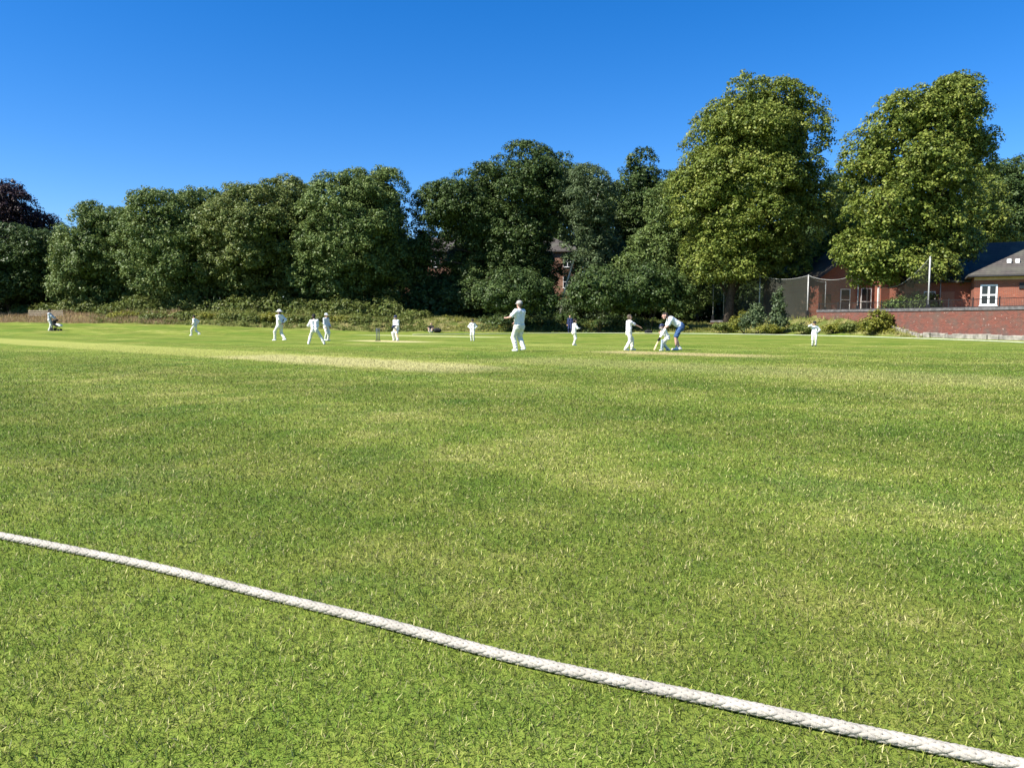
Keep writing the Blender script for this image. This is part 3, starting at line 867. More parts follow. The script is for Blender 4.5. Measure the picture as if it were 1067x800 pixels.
tree('oak_tree', 'largest dark oak at the centre with sky showing through', 88,
     [(546, 194, 38, 40), (500, 212, 36, 36), (582, 196, 32, 34), (466, 222, 28, 32), (440, 262, 15, 36), (502, 262, 36, 34), (540, 250, 36, 42), (520, 296, 46, 24), (440, 306, 22, 24), (478, 312, 30, 24), (520, 270, 40, 34), (518, 278, 42, 28, 3), (560, 280, 24, 24, 3), (484, 282, 22, 22, 3), (470, 306, 26, 20, 4), (530, 306, 34, 20, 4), (556, 300, 20, 26)],
     M['deep'], 528, 1.75, trunk_r=0.42, fill=1.0, dens=1.05, clump=0.5, bough=1.25, limbs=26, jag=.26, trunks=[(0, 0, 1), (-4.6, 0.4, .6)])
tree('birch_tree', 'pale grey green birch right of the big central oak', 85,
     [(612, 206, 27, 32), (613, 248, 25, 36), (628, 288, 34, 40), (612, 318, 28, 20)], M['birch'], 604, 1.6, bark='birchbark', trunk_r=.18, limbs=7, fill=.7, droop=.35, clump=.5, jag=.28, bough=.95,
     trunks=[(0, 0, 1), (-2.0, .5, .8)])
tree('fir_tree', 'dark pointed tree just left of the tall leafy lime', 92,
     [(664, 192, 16, 30), (660, 222, 26, 34), (680, 206, 18, 28), (672, 260, 32, 44), (650, 290, 30, 36)], M['deep'], 668, 1.8, group=TG, fill=1.1, jag=.25, clump=.5)
tree('ash_tree', 'loose olive tree in front of the tall lime', 82,
     [(702, 222, 26, 42), (690, 268, 36, 40), (652, 300, 32, 32), (712, 300, 36, 28), (728, 258, 22, 40)], M['green'], 705, 1.7, trunk_r=.25, fill=.9, droop=.3, clump=.45, jag=.25, bough=1.0,
     trunks=[(0, 0, 1), (2.2, 0.5, .7), (-2.6, .4, .6)])
tree('lime_tree', 'tallest lime tree with sunlit crown rising over the practice nets', 74,
     [(786, 128, 42, 40), (800, 113, 24, 24), (768, 146, 46, 46), (806, 150, 46, 48), (780, 200, 66, 56), (738, 196, 32, 42), (824, 210, 34, 48), (764, 252, 50, 40), (818, 262, 34, 24)],
     M['lime'], 758, 2.0, trunk_r=.4, fill=1.5, clump=.55, droop=.5, jag=.22, bough=1.5)
tree('background_tree', 'dark tree in the gap between the two tall limes', 104,
     [(872, 216, 24, 36), (892, 240, 22, 34), (855, 250, 25, 35)], M['deep'], 872, 1.9, fill=1.2, clump=.6)
tree('young_lime', 'bright yellow green tree above the clubhouse roof', 78,
     [(876, 246, 22, 24), (862, 262, 18, 16), (896, 256, 18, 20)], M['bright'], 874, 1.9, trunk_r=.16, fill=1.0, clump=.45, bough=.8)
tree('lime_tree', 'tall leaning lime with jagged top hanging over the clubhouse', 60,
     [(977, 116, 27, 26), (947, 128, 34, 30), (995, 100, 14, 19), (1000, 99, 11, 12), (1000, 136, 24, 30), (917, 160, 27, 34), (963, 172, 40, 43), (1013, 160, 15, 19), (1023, 148, 9, 10), (933, 216, 41, 41), (985, 222, 34, 45), (903, 238, 22, 28), (929, 258, 36, 28), (986, 260, 27, 23), (951, 276, 31, 19), (891, 256, 14, 17), (906, 280, 11, 9)],
     M['lime'], 950, 2.3, trunk_r=.42, fill=1.4, clump=.42, droop=.5, jag=.22, bough=1.1)
tree('broadleaf_tree', 'dark tree beyond the slate roofed building at the right edge', 98,
     [(1045, 204, 36, 36), (1080, 202, 40, 44), (1100, 240, 50, 44), (1040, 240, 40, 30)], M['deep'], 1050, 2.0, fill=1.3, clump=.6, bough=1.6)
tree('sycamore_tree', 'mid green tree between the leaning lime and the dark right tree', 80,
     [(1016, 212, 24, 30), (1008, 240, 30, 20), (1034, 250, 26, 12)], M['lime'], 1014, 2.0, fill=1.2, trunk_r=.25, clump=.5)
# second row behind, closing the gaps low down
for i, (px, d, lob) in enumerate([
    (590, 128, [(588, 225, 40, 46), (560, 250, 30, 36)]),
    (508, 103, [(505, 250, 40, 50), (520, 300, 50, 36), (545, 250, 26, 44)]),
    (412, 103, [(412, 268, 22, 46), (405, 310, 30, 20)]),
    (150, 104, [(150, 275, 40, 46), (110, 290, 40, 38)]),
    (270, 104, [(270, 275, 44, 46), (300, 290, 30, 36)]),
    (60, 108, [(60, 285, 45, 40), (30, 290, 40, 38)]),
    (235, 106, [(235, 262, 42, 46), (190, 280, 40, 40)]),
    (330, 106, [(330, 262, 40, 50), (370, 270, 36, 46)]),
    (635, 104, [(640, 240, 34, 46), (638, 290, 32, 40)]),
    (740, 100, [(735, 250, 40, 50), (770, 280, 40, 36), (700, 285, 30, 40)]),
    (815, 98, [(815, 262, 36, 36), (840, 275, 26, 28), (805, 300, 34, 24), (775, 305, 30, 24)])]):
    tree('background_tree', ['tree beyond the brick house roof between oak and birch', 'dark tree behind the big central oak', 'dark tree behind the right edge of the twin topped tree', 'dark tree behind the narrow pointed tree', 'dark tree behind the flat shouldered tree', 'tree behind the leftmost pair of trees', 'tree filling the gap between the two broad left trees',
         'tree behind the twin topped tree', 'tree behind the pale birch', 'dark tree behind the trunk of the tallest lime',
         'dark tree behind the practice nets right of the tallest lime'][i], d, lob, M['deep'], px, 2.2, fill=1.3, limbs=4, clump=1.2, bough=None)

# ------------------------------------------------------------------ shrubs
def shrub(name, label, d, lobes_px, mat, leaf_px=1.8, group=None, cat='shrub', clump=.38, fill=.9, jag=.28, base=None):
    px = lobes_px[0][0]
    x0 = (px - 533.5) / F_PX * d
    z0 = tz(x0, d) if base is None else base
    root = empty(name, (x0, d, z0), 0, label, cat, group)
    k = d / F_PX
    lobes = []
    for (qx, qy, rx, ry) in [l[:4] for l in lobes_px]:
        c = P(qx, qy, d)
        lobes.append((c.x - x0, 0.0, c.z - z0, rx * k, rx * k * .8, ry * k))
    pos, nr, sz, rn, cs = crown_arrays(lobes, leaf_px * k, 1.0, clump, fill=fill, jag=jag, up=.5)
    m = pos[:, 2] > -0.1
    leaf_obj('foliage', pos[m], nr[m], sz[m], rn[m], mat, root)
    mb = MB()
    for s in range(5):
        e = cs[rng.integers(len(cs))]
        mb.tube([(0.1 * math.sin(s * 2), 0.1 * math.cos(s * 2), -0.1), (e[0] * .4, e[1] * .4, max(e[2], .2) * .6), (e[0], e[1], max(e[2], .25))], [.03, .02, .008], 5)
    mb.build('stem', M['bark'], root, True)
    return root

BR = 'bramble bushes along the left bank'
bx = [(118, 322, 84.5), (146, 318, 84), (172, 321, 83.5), (196, 315, 83), (222, 318, 82.5), (246, 322, 82), (268, 314, 82.5), (290, 318, 81.5), (312, 320, 81), (334, 316, 81.5), (356, 320, 80.5), (378, 321, 80.5), (402, 323, 80), (428, 328, 79.5)]
blab = ['at the left end of the bramble row', 'second from the left end of the bramble row', 'left of the walking fielder in whites', 'behind the walking fielder in whites',
        'right of the walking fielder in whites', 'midway from walking fielder to wide hat man', 'just left of the man in the wide hat', 'directly behind the man in the wide hat', 'between the man in the wide hat and the bowler',
        'behind the bowler in the wide stance', 'right of the pale jumpered umpire', 'below the twin topped tree', 'behind the grey stumps', 'right of the helmeted batter']
for i, (px, py, d) in enumerate(bx):
    rx = 14 + (i * 7 % 9); ry = 7 + (i * 5 % 9)
    shrub('bramble_bush', 'sprawling light green bramble bush ' + blab[i], d, [(px, py + 3, rx, ry), (px - 9, py + 7, 11, 8), (px + 10, py + 6, 11, 9)], M['bramble'], 1.8, BR)
fx = [(128, 329, 80), (160, 330, 79), (190, 329, 78.5), (214, 331, 78), (240, 330, 77.5), (262, 332, 77), (284, 331, 77), (306, 333, 77), (330, 332, 77), (352, 334, 77), (374, 334, 77), (396, 336, 77.2)]
for i, (px, py, d) in enumerate(fx):
    shrub('nettle_clump', 'low nettle clump in the bank front row, ' + ['leftmost', 'second from left', 'left of the walking fielder', 'right of the walking fielder', 'fifth from left', 'sixth from left',
          'behind the wide hat man', 'right of wide hat man', 'behind the wide stance player', 'right of the pale jumper', 'left of the stumps', 'rightmost'][i],
          d, [(px, py, 13, 4 + i * 3 % 3), (px + 10, py + 1, 9, 4)], M['bramble' if i % 3 else 'yellow'], 1.6, 'nettle clumps along the bank', clump=.25)
for i, (px, py, d, rx, ry) in enumerate([(530, 337, 78, 22, 10), (562, 338, 77.5, 18, 10), (640, 338, 77, 20, 11), (668, 340, 76, 16, 9), (590, 334, 79, 14, 8)]):
    shrub('shade_shrub', 'dark shrub standing in for shade on the bank ' + ['left of the man in the grey cap', 'right of the man in the grey cap', 'left of the pointing player', 'right of the pointing player', 'behind the navy bystander'][i],
          d, [(px, py, rx, ry), (px + 12, py + 3, rx * .6, ry * .6)], M['deep'], 1.9, 'dark shade shrubs below the central trees', clump=.4)  # dark-leaved shrubs added where the bank lies in shade
lowx = [(48, 323, 88, 14, 6), (22, 325, 90, 12, 5), (74, 322, 87, 16, 9), (96, 321, 86, 13, 9)]
for i, (px, py, d, rx, ry) in enumerate(lowx):
    shrub('low_shrub', ['low green shrub behind the wooden rail fence', 'low green shrub left of the rail fence', 'taller green shrub right of the rail fence', 'green shrub below the narrow pointed tree'][i],
          d, [(px, py, rx, ry), (px + 8, py + 2, rx * .6, ry * .8)], M['bramble'], 1.7)
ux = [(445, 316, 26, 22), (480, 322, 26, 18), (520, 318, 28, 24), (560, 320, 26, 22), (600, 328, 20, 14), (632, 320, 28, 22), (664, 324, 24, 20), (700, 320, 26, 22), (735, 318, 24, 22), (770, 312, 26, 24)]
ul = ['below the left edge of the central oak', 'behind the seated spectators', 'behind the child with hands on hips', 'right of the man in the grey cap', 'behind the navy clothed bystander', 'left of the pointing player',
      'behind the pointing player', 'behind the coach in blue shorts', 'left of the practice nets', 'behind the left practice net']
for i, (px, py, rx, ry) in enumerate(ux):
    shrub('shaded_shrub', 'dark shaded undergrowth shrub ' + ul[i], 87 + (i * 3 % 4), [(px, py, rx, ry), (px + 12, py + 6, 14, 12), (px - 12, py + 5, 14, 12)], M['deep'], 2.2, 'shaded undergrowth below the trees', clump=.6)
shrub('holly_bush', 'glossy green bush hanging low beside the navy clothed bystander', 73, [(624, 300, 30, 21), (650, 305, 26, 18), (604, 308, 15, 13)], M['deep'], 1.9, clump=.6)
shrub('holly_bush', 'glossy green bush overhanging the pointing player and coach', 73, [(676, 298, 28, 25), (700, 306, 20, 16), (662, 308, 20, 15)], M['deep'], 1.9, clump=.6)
shrub('holly_bush', 'added dark bush overhanging and shading the bank behind the man in the grey cap', 74, [(540, 302, 30, 22), (516, 307, 20, 15), (566, 307, 16, 15)], M['deep'], 1.8, clump=.6)  # added so that its crown casts shade on the bank
shrub('sapling', 'slender pale green sapling on the bank in front of the nets', 64.5, [(811, 322, 7, 16), (811, 335, 11, 10), (813, 308, 3, 8)], M['birch'], 1.7, clump=.24)
shrub('sapling', 'shorter leafy sapling left of the slender one on the bank', 65, [(788, 328, 9, 11), (780, 336, 9, 8)], M['birch'], 1.7, clump=.24)
shrub('weed_clump', 'yellow flowering weed clump left of the saplings', 66, [(776, 330, 5, 7), (768, 337, 8, 6)], M['yellow'], 1.5, clump=.2)
shrub('yellow_bush', 'yellow green bush spilling over the corner of the brick wall', 57, [(917, 331, 10, 8), (925, 337, 9, 9), (906, 338, 10, 6)], M['yellow'], 1.9, clump=.24)
shrub('ivy_bush', 'dark green ivy bush on the terrace behind the wall corner', 58.5, [(938, 318, 16, 8), (962, 315, 16, 10)], M['green'], 1.8, clump=.3)
for i, (px, py, d) in enumerate([(752, 340, 68), (800, 342, 64), (835, 342, 62.2), (868, 341, 60.4), (885, 340, 59.5), (700, 340, 73)]):
    shrub('weed_clump', ['low weeds at the left end of the right bank', 'low weeds below the slender sapling', 'low weeds left of the boy shading his eyes', 'low weeds right of the boy shading his eyes',
          'low weeds left of the yellow bush', 'low weeds behind the coach'][i], d, [(px, py, 10, 3.5), (px + 8, py + 1, 8, 3)], M['yellow' if i % 2 else 'bramble'], 1.4, clump=.2)

def ground_cover(name, label, n, pxr, dr, mat, hr, leaf, sel=None):
    px = pxr[0] + (pxr[1] - pxr[0]) * rng.random(n); f = rng.random(n)
    i0 = np.interp(px, TPX, TD[:, 1]); i1 = np.interp(px, TPX, TD[:, 2])
    d = i0 + dr[0] + (i1 - i0 + dr[1] - dr[0]) * f
    x = (px - 533.5) / F_PX * d
    z, rg = terrain(x, d); sd = wall_side(x, d)
    dens_ = 0.5 + 0.5 * np.sin(x * 0.9 + np.sin(d * 1.1) * 2) * np.sin(d * 1.3 + x * .5)
    k = (rng.random(n) < .25 + .75 * dens_) & (rg > .2) & ((sd < -.45) | (px < 735))
    x, d, z, dens_ = x[k], d[k], z[k], dens_[k]; n = len(x)
    h = hr[0] + (hr[1] - hr[0]) * rng.random(n) ** 1.6 * (.4 + .6 * dens_)
    rw = (.18 + .38 * rng.random(n)) * (.6 + h)
    per = np.maximum(14, 2.2 * rw * (rw + h) / leaf ** 2).astype(int)
    ci = np.repeat(np.arange(n), per); m = len(ci)
    u = rng.normal(size=(m, 3)); u /= np.linalg.norm(u, axis=1)[:, None]; u[:, 2] = np.abs(u[:, 2])
    q = rng.random(m) ** .4
    pos = np.stack([x[ci] + u[:, 0] * rw[ci] * q, d[ci] + u[:, 1] * rw[ci] * q, z[ci] + u[:, 2] * h[ci] * q], -1)
    nr = .7 * u + np.array([0, 0, .6]) + rng.normal(0, .35, (m, 3)); nr /= np.linalg.norm(nr, axis=1)[:, None]
    sh = rng.random(n)
    o = leaf_obj(name, pos, nr, leaf * (.6 + .8 * rng.random(m)), np.clip(.55 * sh[ci] + .45 * rng.random(m), 0, 1), mat, None)
    tag(o, label, 'undergrowth', kind='stuff')
ground_cover('bank_undergrowth', 'tangled green nettles and brambles covering the left bank', 1500, (95, 445), (0.3, 1.5), M['bramble'], (.15, .8), .15)
ground_cover('bank_weeds', 'yellow green weeds scattered over the right hand bank', 520, (425, 935), (0.2, 0.0), M['yellow'], (.12, .45), .12)
ground_cover('bank_dark_leaves', 'low dark leaf cover darkening the bank like shade below the central trees', 700, (500, 700), (0.2, 2.0), M['deep'], (.2, .8), .16)  # dark leaf colour stands in for shade under the trees

# ------------------------------------------------------------------ buildings
def window(parent, x, y, z, w, h, cols=2, rows=2, mat='white', fr=0.07, name='window', sill=True):
    """window on a wall facing local -Y; (x,z) lower left, y = wall face"""
    m = MB()
    m.box(x, x + fr, y - .05, y + .03, z, z + h); m.box(x + w - fr, x + w, y - .05, y + .03, z, z + h)
    m.box(x + fr, x + w - fr, y - .05, y + .03, z, z + fr); m.box(x + fr, x + w - fr, y - .05, y + .03, z + h - fr, z + h)
    for c in range(1, cols):
        q = x + w * c / cols; m.box(q - fr * .6, q + fr * .6, y - .047, y + .027, z + fr, z + h - fr)
    for r in range(1, rows):
        q = z + h * r / rows; m.box(x + fr, x + w - fr, y - .044, y + .024, q - fr * .5, q + fr * .5)
    o = m.build(name, M[mat], parent)
    MB().box(x + fr * .5, x + w - fr * .5, y - .018, y + .012, z + fr * .5, z + h - fr * .5).build('pane', M['glass'], o)
    if sill: MB().box(x - .06, x + w + .06, y - .10, y + .02, z - .07, z - .003).build('sill', M[mat], o)
    return o

def hip_roof(x0, x1, y0, y1, ze, zr, ov=.4, th=.14, gable_front=False, gable_back=False):
    """ridge along X, unless gable_front: ridge along Y"""
    a, b, c, d = x0 - ov, x1 + ov, y0 - ov, y1 + ov
    m = MB()
    if gable_front:
        xm = (a + b) / 2
        v = [(a, c, ze), (xm, c, zr), (b, c, ze), (a, d, ze), (xm, d, zr), (b, d, ze)]
        t = [(p[0], p[1], p[2] - th) for p in v]
        m.add(v + t, [(0, 1, 4, 3), (1, 2, 5, 4), (6, 9, 10, 7), (7, 10, 11, 8), (0, 6, 7, 1), (1, 7, 8, 2), (3, 4, 10, 9), (4, 5, 11, 10), (0, 3, 9, 6), (2, 8, 11, 5)])
    else:
        hw = (d - c) / 2; ym = (c + d) / 2
        r0, r1 = a + hw * .9, b - hw * .9
        v = [(a, c, ze), (b, c, ze), (b, d, ze), (a, d, ze), (r0, ym, zr), (r1, ym, zr)]
        t = [(a, c, ze - th), (b, c, ze - th), (b, d, ze - th), (a, d, ze - th)]
        m.add(v + t, [(0, 1, 5, 4), (1, 2, 5), (2, 3, 4, 5), (3, 0, 4), (0, 6, 7, 1), (1, 7, 8, 2), (2, 8, 9, 3), (3, 9, 6, 0), (6, 9, 8, 7)])
    return m

# house seen through the centre trees
hx0 = (418 - 533.5) / F_PX * 113
bh = empty('brick_house', (hx0, 113, 1.4), 0, 'orange brick terraced house glimpsed behind the central oak and birch', 'house')
HW = 26.5
MB().box(0, HW, 0, 9, -1, 9.9).build('wall', M['brick3'], bh)
rf = hip_roof(0, HW, 0, 9, 9.9, 12.3, .35).build('roof', M['roof'], bh)
for cx_ in (6.0, 19.0):
    MB().box(cx_, cx_ + 1.1, 4, 4.8, 11.4, 13.2).build('chimney', M['brick3'], rf)
for zz in (1.0, 4.6, 7.6):
    for k in range(8):
        window(bh, 1.3 + k * 3.2, 0, zz, 1.3, 1.7 if zz < 7 else 1.5)
for k in range(4):
    MB().box(3.05 + k * 6.4, 3.95 + k * 6.4, -.05, .05, -.6, 1.9).build('door', M['white'], bh)

# clubhouse with gable
cd = 71.0
cx0 = (851 - 533.5) / F_PX * cd
cl = empty('clubhouse', (cx0, cd, 1.6), R(14), 'dark roofed brick clubhouse under the leaning lime', 'clubhouse')
CW = 7.2
cw = MB(); cw.box(0, CW, 0, 9, -.6, 3.6)
zr = 6.3
cw.add([(0, 0, 3.6), (CW, 0, 3.6), (CW / 2, 0, zr - .25), (0, 9, 3.6), (CW, 9, 3.6), (CW / 2, 9, zr - .25)], [(0, 1, 2), (3, 5, 4), (0, 2, 5, 3), (1, 4, 5, 2)])
cw.build('wall', M['brick2'], cl)
hip_roof(0, CW, 0, 9, 3.55, zr, .55, .2, True).build('roof', M['roofdark'], cl)
bb = MB()
for s in (-1, 1):
    xa = CW / 2 + s * (CW / 2 + .55)
    bb.add([(xa, -.58, 3.55), (CW / 2, -.58, zr), (CW / 2, -.58, zr - .3), (xa, -.58, 3.27), (xa, -.552, 3.55), (CW / 2, -.552, zr), (CW / 2, -.552, zr - .3), (xa, -.552, 3.27)],
           [(0, 1, 2, 3), (7, 6, 5, 4), (0, 4, 5, 1), (3, 2, 6, 7)])
bb.build('bargeboard', M['black'], cl)
window(cl, 2.3, 0, .5, 1.05, 2.0, 1, 2)
window(cl, 4.5, 0, .1, 1.15, 2.5, 1, 2)
MB().box(.35, 1.3, -.04, .03, -.1, 2.0).build('door', M['darkwood'], cl)
pl = MB().box(5.9, 6.9, -.95, -.12, -.6, 3.0).box(5.83, 6.97, -1.02, -.05, 3.002, 3.2).build('pillar', M['brick2'], cl)
MB().box(5.74, 5.88, -.80, -.68, -.2, 2.7).build('downpipe', M['white'], cl)

# slate roofed building at the right
bd = 54.0
bx0 = (1012 - 533.5) / F_PX * bd
b2 = empty('brick_building', (bx0, bd, 1.6), R(-28), 'red brick building with grey tiled hip roofs at the right edge', 'building')
wing = MB().box(0, 12.5, 0, 8.5, -.6, 2.62)
wing.build('wall', M['brick2'], b2)
hip_roof(0, 12.5, 0, 8.5, 2.72, 5.0, .45, .12).build('roof', M['roof'], b2)
MB().box(-.02, 12.5, -.028, -.002, 2.36, 2.585).build('eaves_band', M['cream'], b2)
MB().tube([(-.45, -.50, 2.60), (12.9, -.50, 2.60)], .055, 8).build('gutter', M['black'], b2)
# main range set back, running left behind the leaning lime
main = MB().box(-5.6, 16, 8.6, 17, -.6, 2.9)
main.build('wall', M['brick2'], b2)
hip_roof(-5.6, 16, 8.6, 17, 2.98, 6.0, .45, .14).build('roof', M['roofshaded'], b2)
# left link block
link = MB().box(-4.4, -.003, 4.5, 8.58, -.6, 2.5)
link.build('wall', M['brick2'], b2)
lr = MB()
lr.add([(-4.9, 4.0, 2.52), (-.02, 4.0, 2.52), (-.02, 9.5, 3.9), (-4.9, 9.5, 3.9), (-4.9, 4.0, 2.4), (-.02, 4.0, 2.4), (-.02, 9.5, 3.78), (-4.9, 9.5, 3.78)],
       [(0, 1, 2, 3), (7, 6, 5, 4), (0, 4, 5, 1), (3, 2, 6, 7), (0, 3, 7, 4), (1, 5, 6, 2)])
lr.build('roof', M['roofdark'], b2)
window(b2, .36, 0, .62, 1.02, 1.42, 2, 2, fr=.10)
window(b2, -3.1, 4.5, .5, .8, 1.3, 1, 2)
MB().box(-2.0, -1.05, 4.44, 4.52, -.4, 1.75).build('door', M['brick3'], b2)
MB().box(2.62, 2.97, -.07, .02, 1.72, 2.12).build('vent_box', M['black'], b2)
lmp = MB().ball((3.22, -.16, 2.26), .17, .12, .17).build('wall_lamp', M['white'], b2, True)
MB().tube([(3.22, -.05, 2.26), (3.22, .02, 2.26)], .05, 8).build('bracket', M['black'], lmp)
MB().box(3.3, 12.4, -.35, -.03, -.6, .62).build('planter', M['cream'], b2)
for k, (vx, vy) in enumerate([(1.95, 1.25), (2.45, 1.35)]):
    MB().box(vx, vx + .24, vy - .1, vy + .3, 3.55, 3.84).build('roof_vent', M['white'], b2)

# ------------------------------------------------------------------ retaining wall
def wall_run(name, label, a, b, z_top_a, z_top_b, z_bot, mat, cop='coping', th=.36, foot=None):
    d = (b - a); L = d.length
    rz = math.atan2(d.y, d.x)
    root = empty(name, (a.x, a.y, 0), rz, label, 'wall')
    m = MB()
    m.add([(0, 0, z_bot), (L, 0, z_bot), (L, 0, z_top_b), (0, 0, z_top_a), (0, -th, z_bot), (L, -th, z_bot), (L, -th, z_top_b), (0, -th, z_top_a)],
          [(3, 2, 1, 0), (4, 5, 6, 7), (0, 1, 5, 4), (2, 3, 7, 6), (1, 2, 6, 5), (3, 0, 4, 7)])
    m.build('brickwork', M[mat], root)
    c = MB(); n = int(L / .6); 
    for i in range(n):
        x0, x1 = L * i / n + .004, L * (i + 1) / n - .004
        za, zb = z_top_a + (z_top_b - z_top_a) * i / n, z_top_a + (z_top_b - z_top_a) * (i + 1) / n
        j = random.uniform(-.006, .006)
        c.add([(x0, .06, za + .003), (x1, .06, zb + .003), (x1, -th - .06, zb + .003), (x0, -th - .06, za + .003), (x0, .06, za + .19 + j), (x1, .06, zb + .19 + j), (x1, -th - .06, zb + .19 + j), (x0, -th - .06, za + .19 + j)],
              [(0, 3, 2, 1), (4, 5, 6, 7), (0, 1, 5, 4), (2, 3, 7, 6), (1, 2, 6, 5), (3, 0, 4, 7)])
    c.build('coping', M[cop], root)
    return root, L
wA, LA = wall_run('brick_wall', 'long weathered red brick retaining wall at the right edge', WXY[0], WXY[2], 1.86, 1.93, -.2, 'brick') if False else (None, 0)
w1, L1 = wall_run('brick_wall', 'weathered red brick retaining wall below the building at the right edge', WXY[1] + (WXY[0] - WXY[1]) * .999, WXY[1] * 1.0, 1.80, 1.80, -.2, 'brick')
w2, L2 = wall_run('brick_wall', 'weathered red brick retaining wall with stone blocks at its foot', WXY[1], WXY[2], 1.80, 1.84, -.2, 'brick')
w3, L3 = wall_run('brick_wall', 'low brick wall on the bank below the clubhouse', WXY[2], WXY[3], 1.84, 1.90, -.2, 'brick')
w4, L4 = wall_run('brick_wall', 'overgrown brick wall below the practice nets', WXY[3], WXY[4], 1.12, 1.02, -.2, 'brick')
# kerb stones at the foot of the wall
ks = MB()
fd = (WXY[2] - WXY[1]); fl = fd.length; fdn = fd.normalized()
nrm = Vector((fdn.y, -fdn.x, 0))
if nrm.dot(Vector((0, 0, 0)) - WXY[1]) < 0: nrm = -nrm
i = 0; s = -8.0
while s < fl + 1.0:
    L = random.uniform(.55, .95)
    p = WXY[1] + fdn * s + nrm * random.uniform(.05, .12)
    h = random.uniform(.24, .36) * (1.0 if s > 2 else .85)
    zb = tz(p.x + nrm.x * .3, p.y + nrm.y * .3)
    f = max(0, s) / fl
    zb = zb * .7 + .0
    w = random.uniform(.25, .38)
    pts = []
    for (aa, bb_) in ((0, 0), (L - .03, 0), (L - .03, w), (0, w)):
        qv = p + fdn * aa + nrm * bb_
        pts.append((qv.x, qv.y))
    jit = [random.uniform(-.03, .03) for _ in range(4)]
    ks.add([(x, y, zb - .15) for x, y in pts] + [(x, y, zb + h + jit[k]) for k, (x, y) in enumerate(pts)],
           [(3, 2, 1, 0), (4, 5, 6, 7), (0, 1, 5, 4), (1, 2, 6, 5), (2, 3, 7, 6), (3, 0, 4, 7)])
    s += L
ko = ks.build('stone_kerb', M['stone'], None, bevel=.03)
tag(ko, 'row of pale rough stone blocks along the foot of the brick wall', 'kerb')

# railing on the wall
def rail_run(label, pts, ztop):
    root = empty('railing', (pts[0].x, pts[0].y, 0), 0, label, 'railing')
    o = pts[0]
    rails, bars = MB(), MB()
    for (a, za), (b, zb) in zip(zip(pts[:-1], ztop[:-1]), zip(pts[1:], ztop[1:])):
        L = (b - a).length
        a3 = Vector((a.x - o.x, a.y - o.y, za)); b3 = Vector((b.x - o.x, b.y - o.y, zb))
        for hh in (.12, .60):
            rails.tube([a3 + Vector((0, 0, hh)), b3 + Vector((0, 0, hh))], .022, 6)
        n = int(L / .13)
        for i in range(n):
            p = a3.lerp(b3, i / n)
            bars.tube([p + Vector((0, 0, .12)), p + Vector((0, 0, .60))], .008, 4)
        m = max(1, int(L / 2.2))
        for i in range(m + 1):
            p = a3.lerp(b3, i / m)
            MB().tube([p, p + Vector((0, 0, .72))], .04, 6).build('post', M['black'], root)
    rails.build('rail', M['black'], root); bars.build('bars', M['black'], root)
back = [w + Vector((.18, .10, 0)) for w in WXY]
rail_run('thin black railing on top of the brick retaining wall at right', [back[0], back[1], back[2]], [1.88, 1.90, 1.94])
rail_run('thin black railing on the low wall in front of the clubhouse', [back[2], back[3]], [1.94, 2.0])
# ------------------------------------------------------------------ practice nets
posts = [(742, 282, 77.5), (753, 288, 77), (790, 287, 73.0), (840, 287, 68.3), (858, 294, 70.0), (892, 285, 63.0), (965, 268, 55.2), (977, 290, 58.5)]
plab = ['leftmost slim grey net post half hidden by the ash tree', 'slim net post second from the left beside dark tree trunks', 'pale net post behind the saplings', 'pale net post right of the slender sapling',
        'shorter thin net post at the wall end', 'pale net post in front of the clubhouse window', 'tallest pale net post below the leaning lime', 'thin net post just right of the tallest one']
tops = []
for (px, pt, d), lb in zip(posts, plab):
    x = (px - 533.5) / F_PX * d
    z0 = tz(x, d); zt = P(px, pt, d).z
    r = empty('net_post', (x, d, z0), 0, lb, 'post', 'practice net posts')
    rr = .055 if pt < 290 and d < 75 else .04
    MB().tube([(0, 0, -.2), (0, 0, zt - z0)], rr, 8).build('shaft', M['metal'], r, True)
    MB().ball((0, 0, zt - z0), rr * 1.25, nu=8, nv=5).build('cap', M['metal'], r, True)
    MB().box(-.1, .1, -.1, .1, -.05, .75).build('sleeve', M['black'], r)
    tops.append((x, d, z0, zt))
def net_panel(a, b, label, sag=.35, mat='net'):
    ax, ay, az0, az1 = a; bx_, by, bz0, bz1 = b
    L = math.hypot(bx_ - ax, by - ay); rz = math.atan2(by - ay, bx_ - ax)
    n, m_ = 16, 8
    V, Fc = [], []
    for i in range(n + 1):
        f = i / n
        zt = az1 + (bz1 - az1) * f - sag * 4 * f * (1 - f); zb = (az0 + (bz0 - az0) * f) + .05
        for j in range(m_ + 1):
            g = j / m_
            V.append((L * f, .10 * math.sin(f * 9 + g * 3) * math.sin(math.pi * f), zb + (zt - zb) * g))
    for i in range(n):
        for j in range(m_):
            k = i * (m_ + 1) + j
            Fc.append((k, k + m_ + 1, k + m_ + 2, k + 1))
    root = empty('practice_net', (ax, ay, 0), rz, label, 'net', 'cricket practice nets')
    mb = MB(); mb.add(V, Fc); mb.build('netting', M[mat], root, True)
    MB().tube([V[i * (m_ + 1) + m_] for i in range(n + 1)], .018, 5).build('top_cord', M['metal'], root)
net_panel(tops[1], tops[2], 'dark sagging practice net at the left end of the net row', .25)
net_panel(tops[2], tops[3], 'dark practice net behind the saplings', .35)
net_panel(tops[3], tops[5], 'dark practice net in front of the clubhouse gable', .45, 'netthin')
net_panel(tops[5], tops[6], 'dark practice net hanging under the leaning lime', 1.6, 'netthin')
net_panel(tops[3], tops[4], 'short side practice net at the end of the low wall', .15)
net_panel(tops[6], tops[7], 'short side practice net at the tallest post', .3, 'netthin')
